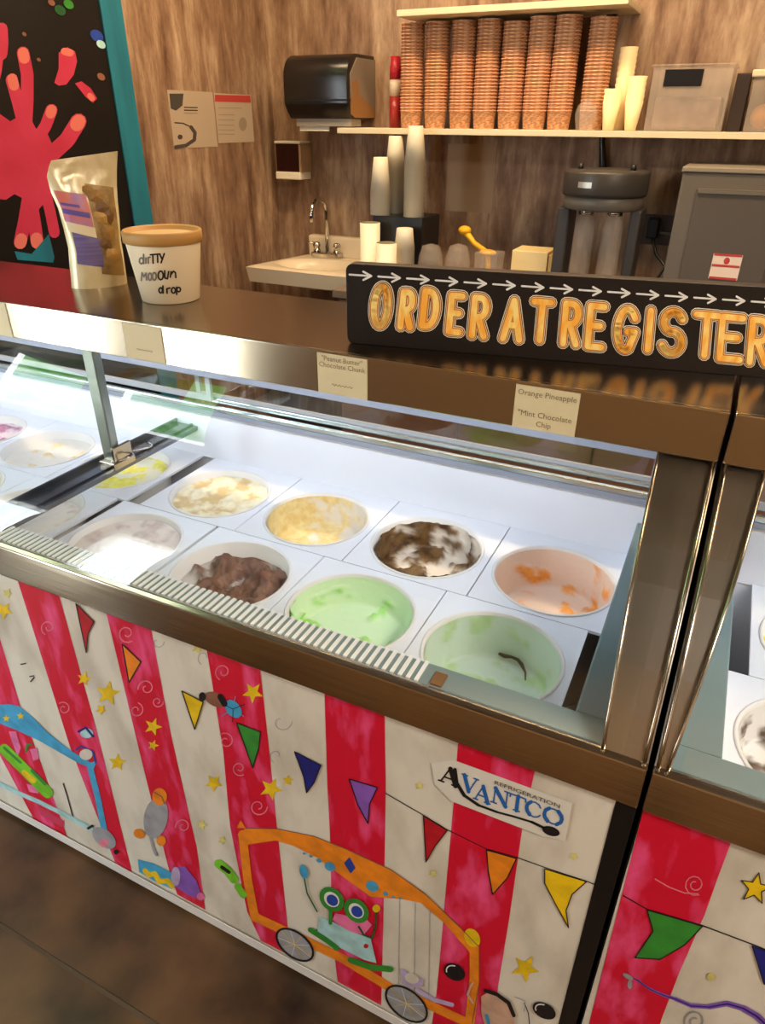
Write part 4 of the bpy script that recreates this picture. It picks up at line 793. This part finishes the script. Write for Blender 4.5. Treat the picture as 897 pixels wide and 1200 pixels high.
# clear dome lids, yellow scoop, cream box
for px_, lab in ((505, 'clear dome cup beside the white cup stacks'), (537, 'clear dome cup with the yellow scoop resting by it')):
    p = onY((px_, 300), 2.235); rr = 0.052; h0 = onY((px_, 285), 2.235).z - CT
    tag(MB().lathe([(rr * 0.8, 0), (rr, h0 * 0.6), (rr * 1.04, h0 * 0.6), (rr * 0.98, h0 * 0.75), (rr * 0.7, h0 * 0.95), (1e-5, h0)], (p.x, 2.235, CT), 28).build('dome_cup', CLOUD, origin=(p.x, 2.235, CT)), lab, 'cup', 'clear dome cups')
p0, p1, p2 = onY((545, 270), 2.52), onY((556, 285), 2.52), onY((572, 296), 2.52)
sc_ = thing('yellow_scoop', (p2.x, 2.52, CT), 'bright yellow plastic scoop on the back counter', 'scoop'); YP = mat('yellow_plastic', (236, 176, 20), 0.4)
MB().tube([p0, p1, p2, (p2.x + 0.01, 2.52, CT + 0.004)], [0.016, 0.012, 0.014, 0.014], 10).build('handle', YP, sc_); MB().ell(p0, (0.03, 0.022, 0.02)).build('grip', YP, sc_); MB().ell((p2.x, 2.52, p2.z), (0.04, 0.03, 0.014)).build('bowl', YP, sc_)
a, b = onY((556, 300), 2.3), onY((584, 300), 2.3); zt = onY((570, 297), 2.3).z
tag(MB().prism([(a.x + 0.01, CT), (b.x - 0.01, CT), (b.x, zt), (a.x, zt)], 'y', 2.3, 2.4).build('small_tub', CLOUD, origin=((a.x + b.x) / 2, 2.35, CT), bevel=0.004), 'small cloudy plastic tub just under the yellow scoop', 'tub')
a, b = onY((600, 300), 2.45), onY((656, 300), 2.45); zt = onY((628, 295), 2.45).z
rb_ = thing('paper_roll_box', ((a.x + b.x) / 2, 2.5, CT), 'cream cardboard box with flap between scoop and brewer', 'box')
MB().box(a.x, b.x - 0.05, 2.45, 2.6, CT, zt).build('carton', mat('carton_cream', (232, 208, 150), 0.5), rb_, bevel=0.003); MB().box(b.x - 0.049, b.x, 2.46, 2.6, CT, zt - 0.01).build('flap', mat('carton_tan', (206, 168, 104), 0.5), rb_, bevel=0.003)
# translucent notice on the wall
a, b = onY((526, 168), YB), onY((577, 250), YB)
tag(MB().box(a.x, b.x, YB - 0.004, YB - 0.001, b.z, a.z).build('wall_notice', mat('notice_beige', (162, 136, 108), 0.75), origin=((a.x + b.x) / 2, YB - 0.002, b.z)), 'plain beige sheet on the back wall below the cup shelf', 'notice')

# brewer
Y0 = 2.36; a, b = onY((662, 210), Y0), onY((762, 210), Y0); R0 = (b.x - a.x) / 2; cx = (a.x + b.x) / 2; z1, z2, z3 = onY((712, 199), Y0).z, onY((712, 233), Y0 - R0).z, onY((712, 250), Y0 - R0).z
br = thing('coffee_brewer', (cx, Y0, CT), 'dark grey coffee brewer with round top and glass cylinders', 'brewer'); DG = mat('brewer_grey', (58, 54, 50), 0.4); MG = mat('brewer_ring', (104, 98, 88), 0.4)
MB().lathe([(R0 * 0.98, z2), (R0, z2 + 0.01), (R0, z1 - 0.01), (R0 * 0.97, z1), (R0 * 0.5, z1 + 0.004), (1e-5, z1 + 0.004)], (cx, Y0, 0), 48).build('top_drum', DG, br)
MB().lathe([(R0 * 0.86, z3), (R0 * 0.93, z3 + 0.006), (R0 * 0.93, z2 - 0.004), (R0 * 0.9, z2)], (cx, Y0, 0), 48).build('ring', MG, br)
MB().lathe([(R0 * 1.0, CT), (R0 * 1.02, CT + 0.015), (R0 * 0.98, CT + 0.03), (1e-5, CT + 0.032)], (cx, Y0, 0), 48).build('base', DG, br)
for x, wd in ((cx - R0 * 0.86, 0.05), (cx + R0 * 0.86, 0.04)): MB().box(x - wd / 2, x + wd / 2, Y0 - 0.05, Y0 + 0.09, CT + 0.03, z3 + 0.004).build('side_column', DG, br, bevel=0.008)
for x in (cx - R0 * 0.32, cx + R0 * 0.36):
    g = MB().lathe([(R0 * 0.2, CT + 0.032), (R0 * 0.27, CT + 0.06), (R0 * 0.24, z3 - 0.06), (R0 * 0.16, z3 - 0.01)], (x, Y0 - 0.03, 0), 24).build('glass_cylinder', CLOUD, br)
    MB().lathe([(R0 * 0.18, z3 - 0.02), (R0 * 0.18, z3 - 0.002)], (x, Y0 - 0.03, 0), 20).build('collar', CHROME, br); MB().lathe([(R0 * 0.1, CT + 0.033), (R0 * 0.08, CT + 0.1)], (x, Y0 - 0.03, 0), 16).build('tap', CHROME, br)
for x in (cx - R0 * 0.6, cx + R0 * 0.62): MB().lathe([(0.012, z1), (0.008, z1 + 0.02), (1e-5, z1 + 0.022)], (x, Y0 - 0.03, 0), 12).build('knob', BLACK, br)
lp = [onY(p, 1) for p in ()]
for k in range(1):
    v = MB(); aa = -2.0
    pts = [(cx + (R0 + 0.0008) * math.cos(t), Y0 + (R0 + 0.0008) * math.sin(t), z) for z in (z1 - 0.055, z1 - 0.035) for t in [math.radians(-118 + 4 * j) for j in range(6)]]
    v.add(pts, [(j, j + 1, j + 7, j + 6) for j in range(5)]).build('maker_badge', mat('badge_silver', (190, 186, 176), 0.35, 0.6), br)

# grey register box
Y1 = 2.3; a, b = onY((800, 205), Y1), onY((935, 205), Y1); zt = onY((850, 203), Y1).z; 
rg = thing('register_box', ((a.x + b.x) / 2, Y1 + 0.17, CT), 'large grey metal box with red and white sticker on back counter', 'machine'); GB = mat('box_grey', (100, 92, 82), 0.45)
MB().box(a.x, b.x, Y1, Y1 + 0.36, CT, zt).build('housing', GB, rg, bevel=0.008); MB().box(a.x - 0.004, b.x + 0.004, Y1 - 0.006, Y1 + 0.36, zt, zt + 0.018).build('top_cover', mat('box_top', (140, 130, 114), 0.4), rg, bevel=0.004)
MB().box(a.x + 0.06, b.x - 0.02, Y1 - 0.012, Y1 - 0.001, CT + 0.02, zt - 0.05).build('front_door', mat('box_door', (84, 76, 68), 0.45), rg, bevel=0.004)
MB().box(a.x + 0.065, b.x - 0.025, Y1 - 0.018, Y1 - 0.013, zt - 0.065, zt - 0.056).build('door_lip', MG, rg)
q0, q1 = onY((837, 297), Y1 - 0.014), onY((864, 329), Y1 - 0.014)
stk = MB().box(q0.x, q1.x, Y1 - 0.014, Y1 - 0.0125, q1.z, q0.z).build('sticker', mat('sticker_white', (226, 206, 190), 0.5), rg)
for f in (0.0, 0.5, 0.93): MB().box(q0.x + 0.002, q1.x - 0.002, Y1 - 0.0148, Y1 - 0.0141, q1.z + (q0.z - q1.z) * f, q1.z + (q0.z - q1.z) * f + 0.008).build('sticker_bar', mat('sticker_red', (180, 60, 56), 0.5), stk)
MB().ell(((q0.x + q1.x) / 2, Y1 - 0.0145, q1.z + (q0.z - q1.z) * 0.75), (0.01, 0.0006, 0.012)).build('sticker_mark', mat('sticker_red', (180, 60, 56), 0.5), stk)
# outlet, plug and cords
a, b = onY((747, 250), YB), onY((788, 288), YB)
ol = thing('wall_outlet', ((a.x + b.x) / 2, YB - 0.005, b.z), 'dark brown outlet plate with black plug behind the brewer', 'outlet')
MB().box(a.x, b.x, YB - 0.008, YB - 0.0005, b.z, a.z).build('plate', mat('outlet_brown', (74, 56, 42), 0.5), ol, bevel=0.002); c_ = (a + b) / 2
MB().box(c_.x - 0.025, c_.x + 0.02, YB - 0.06, YB - 0.0085, c_.z - 0.03, c_.z + 0.05).build('plug', BLACK, ol, bevel=0.006)
tag(MB().tube([(c_.x, YB - 0.05, c_.z - 0.02), (c_.x + 0.03, YB - 0.06, c_.z - 0.09), (c_.x + 0.08, YB - 0.1, c_.z - 0.13), (c_.x + 0.05, YB - 0.15, CT + 0.05), (c_.x, YB - 0.2, CT + 0.008)], 0.007).build('power_cord', BLACK, origin=(c_.x, YB - 0.2, CT)), 'black cord hanging from the outlet beside the brewer', 'cord')
tag(MB().tube([(c_.x + 0.03, YB - 0.05, c_.z - 0.005), (c_.x + 0.1, YB - 0.06, c_.z - 0.008), (c_.x + 0.2, YB - 0.1, c_.z - 0.006)], 0.006).build('power_cord', mat('cord_grey', (96, 88, 76), 0.5), origin=(c_.x, YB - 0.05, c_.z)), 'grey cord running from the outlet to the grey metal box', 'cord')
cpts = [onY(p, YB - 0.024) for p in ((722, -40), (718, 10), (713, 50))] + [onY((709, 100), YB - 0.024), onY((706, 160), YB - 0.024), onY((707, 190), YB - 0.024), onY((707, 240), YB - 0.024)]
tag(MB().tube(cpts, [0.02, 0.022, 0.014, 0.01, 0.012, 0.016, 0.012]).build('hanging_cable', BLACK, origin=cpts[-1]), 'thick black cable hanging down the wall behind the shelf', 'cable')

# shelf items on the right
WAF = mat('wafer_cream', (238, 216, 164), 0.6)
me_c = cup_mesh(0.02, 0.034, 0.1, WAF, 'wafer', 0.0)
for (bx, tx, ty, lab) in ((713, 716, 104, 'short stack of cream wafer cups on the shelf'), (724, 731, 55, 'tall leaning stack of cream wafer cups on the shelf'), (739, 742, 84, 'cream wafer cup stack leaning on the clear bin')):
    yy = 2.55 if bx != 724 else 2.64
    b_, t_ = onY((bx, 150), yy), onY((tx, ty), yy); n_ = max(1, int((t_.z - ZS - 0.1) / 0.02) + 1)
    s_ = cup_stack((b_.x, yy, ZS + 0.001), me_c, n_, 0.02, lab, 'cones', 'wafer cup stacks', False, 0.1)
p = onY((685, 150), 2.505)
tag(MB().lathe([(0.032, 0), (0.042, 0.05), (0.042, 0.06), (0.034, 0.085), (0.012, 0.1), (0.01, 0.11), (1e-5, 0.112)], (p.x, 2.505, ZS), 24).build('small_jar', CLOUD, origin=(p.x, 2.505, ZS)), 'small clear lidded jar on the shelf before the last cup stack', 'jar')
def open_bin(a, b, y0, y1, z0, z1, par, name='bin'):
    t = 0.003; m_ = MB().box(a, b, y0, y1, z0, z0 + t).box(a, b, y0, y0 + t, z0 + t, z1).box(a, b, y1 - t, y1, z0 + t, z1).box(a, a + t, y0 + t, y1 - t, z0 + t, z1).box(b - t, b, y0 + t, y1 - t, z0 + t, z1); return m_.build(name, CLOUD, par)
a, b = onY((755, 150), 2.5), onY((846, 150), 2.5); zt = onY((800, 78), 2.5).z
cbn = thing('storage_bin', ((a.x + b.x) / 2, 2.6, ZS), 'clear plastic storage bin with a black label on the shelf', 'bin')
open_bin(a.x, b.x, 2.5, 2.72, ZS, zt, cbn); MB().box(a.x - 0.008, b.x + 0.008, 2.492, 2.728, zt, zt + 0.008).build('lid', CLOUD, cbn, bevel=0.003)
q0, q1 = onY((781, 80), 2.497), onY((822, 101), 2.497); MB().box(q0.x, q1.x, 2.496, 2.4985, q1.z, q0.z - 0.004).build('black_label', BLACK, cbn)
MB().box(a.x + 0.02, b.x - 0.02, 2.53, 2.69, ZS + 0.005, ZS + (zt - ZS) * 0.55).build('packets', mat('packet_taupe', (150, 122, 104), 0.6, col2=(120, 96, 84), scale=(20, 20, 20)), cbn, bevel=0.01)
tag(MB().box(b.x + 0.012, onY((870, 150), 2.5).x - 0.008, 2.56, 2.7, ZS, zt - 0.02).build('dark_carton', mat('carton_dark', (52, 38, 30), 0.6), origin=(b.x + 0.04, 2.63, ZS), bevel=0.003), 'dark brown carton between the two clear bins', 'carton')
a, b = onY((870, 150), 2.5), onY((945, 150), 2.5); zt = onY((890, 90), 2.5).z
cb2 = thing('lidded_bin', ((a.x + b.x) / 2, 2.6, ZS), 'clear bin with cream lid holding something orange', 'bin')
open_bin(a.x + 0.004, b.x, 2.5, 2.72, ZS, zt, cb2); MB().box(a.x - 0.006, b.x + 0.008, 2.492, 2.728, zt, zt + 0.022).build('lid', SHM, cb2, bevel=0.004)
MB().ell((a.x + 0.06, 2.6, ZS + 0.05), (0.045, 0.04, 0.042)).build('orange_contents', mat('contents_orange', (200, 132, 66), 0.6, bump=0.4, scale=(40, 40, 40)), cb2)
p = onY((905, 78), 2.58); zj = zt + 0.022; zk = onY((905, 18), 2.58).z
jr = thing('tall_jar', (p.x, 2.6, zj), 'tall clear jar with cream lid on top of the lidded bin', 'jar')
MB().lathe([(0.05, zj), (0.055, zj + 0.01), (0.055, zk - 0.02), (0.045, zk)], (p.x, 2.6, 0), 28, cap1=False).build('jar_body', CLOUD, jr); MB().lathe([(0.058, zk), (0.06, zk + 0.002), (0.06, zk + 0.024), (0.056, zk + 0.028)], (p.x, 2.6, 0), 28).build('lid', SHM, jr)

# red spray can on the shelf
p = onY((463, 149), 2.66); zt = onY((463, 66), 2.66).z - ZS; rr = 0.026
sc = thing('spray_can', (p.x, 2.66, ZS), 'red and white spray can between towel dispenser and cup stacks', 'can')
MB().lathe([(rr, 0), (rr, zt * 0.45)], (p.x, 2.66, ZS), 24).build('can_lower', mat('can_red', (150, 36, 34), 0.35), sc); MB().lathe([(rr + 0.0005, zt * 0.45), (rr + 0.0005, zt * 0.68)], (p.x, 2.66, ZS), 24).build('white_band', mat('can_white', (206, 186, 160), 0.4), sc)
MB().lathe([(rr, zt * 0.68), (rr, zt * 0.86), (rr * 0.85, zt * 0.88), (rr * 0.85, zt), (rr * 0.7, zt * 1.0)], (p.x, 2.66, ZS), 24).build('cap', mat('can_cap', (176, 30, 44), 0.35), sc)

# paper towel dispenser on the back wall
Yd = 2.5; a, b = onY((333, 110), Yd), onY((407, 110), Yd); zt, zl = onY((370, 62), Yd).z, onY((370, 148), Yd).z
td = thing('towel_dispenser', ((a.x + b.x) / 2, YB - 0.005, zl), 'black paper towel dispenser with grey side mounted on the back wall', 'dispenser')
pr2 = [(Yd + 0.02, zl + 0.06), (Yd, zl + 0.09), (Yd, zt - 0.09)] + [(Yd + 0.09 - 0.09 * math.cos(t), zt - 0.09 + 0.09 * math.sin(t)) for t in [math.pi / 2 * k / 6 for k in range(1, 7)]] + [(YB - 0.001, zt), (YB - 0.001, zl + 0.03), (Yd + 0.05, zl + 0.03)]
MB().prism(pr2, 'x', a.x, b.x, 0, True).build('cover', mat('smoke_black', (30, 26, 24), 0.25), td, bevel=0.004)
pr3 = [(Yd + 0.03, zl + 0.05), (Yd + 0.025, zt - 0.08), (Yd + 0.09, zt - 0.015), (YB - 0.002, zt - 0.015), (YB - 0.002, zl + 0.035), (Yd + 0.06, zl + 0.035)]
MB().prism(pr3, 'x', b.x, b.x + 0.006).build('side_plate', mat('side_grey', (128, 116, 102), 0.2, col2=(146, 104, 62), scale=(7, 7, 7), lo=0.5, hi=0.56), td)  # orange-brown patches paint a warm reflection into the grey side
MB().box(a.x + 0.03, b.x - 0.01, Yd + 0.05, Yd + 0.15, zl, zl + 0.031).build('paper_slot', mat('slot_grey', (150, 140, 126), 0.5), td); MB().box(a.x + 0.04, a.x + 0.2, Yd + 0.06, Yd + 0.064, zl - 0.02, zl).build('paper_towel', PAPER, td)
MB().box(a.x + 0.02, b.x + 0.002, Yd - 0.004, Yd + 0.06, zl + 0.10, zl + 0.108).build('lever', BLACK, td)
# soap dispenser
Yd = 2.67; a, b = onY((321, 165), Yd), onY((354, 211), Yd)
sd = thing('soap_dispenser', ((a.x + b.x) / 2, YB - 0.005, b.z), 'small white soap dispenser with dark red window above the sink', 'dispenser')
hw = a.z - b.z
MB().box(a.x, b.x, Yd, YB - 0.001, a.z - 0.012, a.z).build('top_cap', PAPER, sd, bevel=0.004); MB().box(a.x + 0.005, b.x - 0.003, Yd - 0.01, YB - 0.001, b.z, b.z + hw * 0.2).build('push_bar', PAPER, sd, bevel=0.005)
MB().box(a.x + 0.004, b.x - 0.004, Yd + 0.006, YB - 0.001, b.z + hw * 0.2, a.z - 0.012).build('soap_window', mat('soap_dark', (44, 14, 12), 0.15), sd, bevel=0.003); MB().box(b.x - 0.012, b.x, Yd, YB - 0.002, b.z + hw * 0.2, a.z - 0.012).build('housing', mat('housing_tan', (172, 140, 104), 0.5), sd)
# hand sink with faucet
Yf, Yk = 2.30, YB - 0.002; xl, xr_ = onY((288, 312), Yf).x, -1.61; zt = onY((300, 312), Yf).z; zl = onY((300, 331), Yf).z
sk = thing('hand_sink', ((xl + xr_) / 2, Yk, zl), 'white wall-hung hand sink in the corner by the wood partition', 'sink'); POR = mat('porcelain', (222, 206, 178), 0.25)
NX, NY = 28, 22; vs = []; cx_, cy_ = (xl + xr_) / 2, (Yf + Yk) / 2 - 0.03; xb_ = xl + 0.09       # narrower towards the wall on the open side
def SX(u, v): l = xl + 0.10 * v; return l + (xr_ - l) * u
for j in range(NY + 1):
    for i in range(NX + 1):
        u, v = i / NX, j / NY; x, y = SX(u, v), Yf + (Yk - Yf) * v
        d = math.hypot((u - 0.5) / 0.42, (v - 0.40) / 0.30); dz = -0.11 * smooth(1.0, 0.55, d) - 0.008 * (smooth(0.93, 1.0, max(abs(2 * u - 1), 1 - 2 * v)) if v < 0.5 else smooth(0.93, 1.0, abs(2 * u - 1)))
        vs.append((x, y, zt + dz))
mb = MB().add(vs, [(j * (NX + 1) + i, j * (NX + 1) + i + 1, (j + 1) * (NX + 1) + i + 1, (j + 1) * (NX + 1) + i) for j in range(NY) for i in range(NX)], 0, True)
edge = [(i, 0) for i in range(NX + 1)] + [(NX, j) for j in range(1, NY + 1)] + [(i, NY) for i in range(NX - 1, -1, -1)] + [(0, j) for j in range(NY - 1, 0, -1)]
ev = [vs[j * (NX + 1) + i] for i, j in edge]; mb.add(ev + [(cx_ + (x - cx_) * 0.97, y + (0.012 if y < Yf + 0.01 else 0), zl) for x, y, z in ev], [(k, (k + 1) % len(ev), len(ev) + (k + 1) % len(ev), len(ev) + k) for k in range(len(ev))] + [tuple(range(len(ev), 2 * len(ev)))])
mb.build('basin', POR, sk)
zs_ = onY((340, 273), YB - 0.05).z
MB().box(xl + 0.12, xr_, YB - 0.06, Yk, zt - 0.005, max(zs_, zt + 0.06)).build('backsplash', POR, sk, bevel=0.01)
dr = onZ((336, 311), zt - 0.06); MB().lathe([(0.024, 0), (0.026, 0.004), (0.01, 0.006), (1e-5, 0.003)], (cx_, Yf + (Yk - Yf) * 0.42, zt - 0.113), 20).build('drain', INK, sk)
fb = onY((384, 294), YB - 0.09); fc = thing('faucet', (fb.x, YB - 0.09, zt), 'chrome gooseneck faucet with two handles on the sink', 'faucet')
MB().box(fb.x - 0.08, fb.x + 0.08, YB - 0.13, YB - 0.0595, zt - 0.001, zt + 0.03).build('faucet_base', CHROME, fc, bevel=0.008)
zg = onY((378, 232), YB - 0.09).z; gr_ = 0.075
MB().tube([(fb.x, YB - 0.09, zt + 0.02), (fb.x, YB - 0.09, zg - gr_ * 0.9)] + [(fb.x, YB - 0.09 - gr_ + gr_ * math.cos(t), zg - gr_ * 0.9 + gr_ * 0.9 * math.sin(t)) for t in [math.pi * k / 12 for k in range(1, 13)]] + [(fb.x, YB - 0.09 - 2 * gr_, zg - gr_ * 1.3)], 0.011, 12).build('spout', CHROME, fc)
for sx in (-0.06, 0.06):
    MB().lathe([(0.02, zt + 0.03), (0.016, zt + 0.05), (0.022, zt + 0.06), (0.016, zt + 0.075), (1e-5, zt + 0.078)], (fb.x + sx, YB - 0.096, 0), 16).tube([(fb.x + sx, YB - 0.096, zt + 0.068), (fb.x + sx * 1.5, YB - 0.13, zt + 0.074)], 0.006).build('tap_handle', CHROME, fc)

# notices on the wood partition
def notice(px4, lab, deco):
    c = [onX(p, XL + 0.0015) for p in px4]; y0, y1 = c[0].y, c[2].y; z0, z1 = min(q.z for q in c), max(q.z for q in c)
    t = thing('paper_notice', (XL, (y0 + y1) / 2, z0), lab, 'notice'); MB().box(XL + 0.0005, XL + 0.002, y0, y1, z0, z1).build('sheet', mat('notice_paper', (176, 158, 136), 0.6), t)
    P = Paint(lambda p, lay: Vector((XL + 0.0024 + 0.0003 * lay, onX(p, XL).y, onX(p, XL).z))); deco(P); P.build('print', t)
GRI = mat('print_grey', (70, 64, 58), 0.6); RPR = mat('print_red', (178, 62, 56), 0.6); LG2 = mat('print_pale', (150, 134, 114), 0.6)
def deco1(P):
    P.poly(M1([(592, 328), (642, 328), (638, 370), (615, 388), (597, 380)]), GRI)
    P.stroke(M1([(615, 515), (650, 510), (680, 490), (682, 465), (668, 445)]), 4.2, GRI); P.stroke(M1([(668, 445), (640, 432), (612, 430)]), 1.6, GRI); P.poly(M1(disc2((630, 480), 9)), GRI)
    for y in (376, 386, 396): P.stroke(M1([(645, y), (690, y + 1)]), 1.4, GRI if y < 390 else LG2)
def deco2(P):
    P.poly(M1([(752, 332), (876, 335), (878, 360), (752, 356)]), RPR)
    for y in (378, 402, 420, 438, 455, 470): P.stroke(M1([(765, y), (820 if y > 380 else 845, y + 1)]), 1.0, LG2)
    P.poly(M1(ell2((850, 435), 14, 24)), LG2)
notice([(196, 108), (197, 174), (249, 108), (252, 172)], 'pale notice with dark corner and dark crescent on the wood partition', deco1)
notice([(250.5, 109), (252.5, 168), (294, 112), (298, 166)], 'pale notice with red header strip on the wood partition', deco2)

# ------------------------------------------------------------------ added glow panels, unseen, for reflections in the front glass
GREEN_GLOW = bpy.data.materials.new('green_glow_diffuser'); GREEN_GLOW.use_nodes = True; nt = GREEN_GLOW.node_tree; b = nt.nodes['Principled BSDF']
tc = nt.nodes.new('ShaderNodeTexCoord'); nz = nt.nodes.new('ShaderNodeTexNoise'); nz.inputs['Scale'].default_value = 4.0; nz.inputs['Detail'].default_value = 3
rp = nt.nodes.new('ShaderNodeValToRGB'); rp.color_ramp.elements[0].position = 0.40; rp.color_ramp.elements[1].position = 0.62
rp.color_ramp.elements[0].color = srgb(84, 170, 60); rp.color_ramp.elements[1].color = srgb(168, 216, 160)
nt.links.new(tc.outputs['Object'], nz.inputs[0]); nt.links.new(nz.outputs[0], rp.inputs[0]); nt.links.new(rp.outputs[0], b.inputs['Base Color']); nt.links.new(rp.outputs[0], b.inputs['Emission Color']); b.inputs['Emission Strength'].default_value = 3.5
FRM = mat('glow_frame', (240, 244, 250), 0.4, emit=6)
for x0, x1 in ((-3.52, -2.98), (-2.66, -2.12)):
    t = thing('glow_panel', ((x0 + x1) / 2, 0.5, CH - 0.03), 'added unseen panel with glowing green diffuser, only mirrored in the glass', 'glow panel', 'added glow panels mirrored in the glass')
    MB().box(x0 + 0.05, x1, 0.05, 1.1, CH - 0.03, CH - 0.001).build('diffuser', GREEN_GLOW, t)
    MB().box(x0, x0 + 0.05, 0.0, 1.1, CH - 0.035, CH - 0.001).box(x0 + 0.05, x1, 0.0, 0.05, CH - 0.035, CH - 0.001).build('glow_edge', FRM, t)
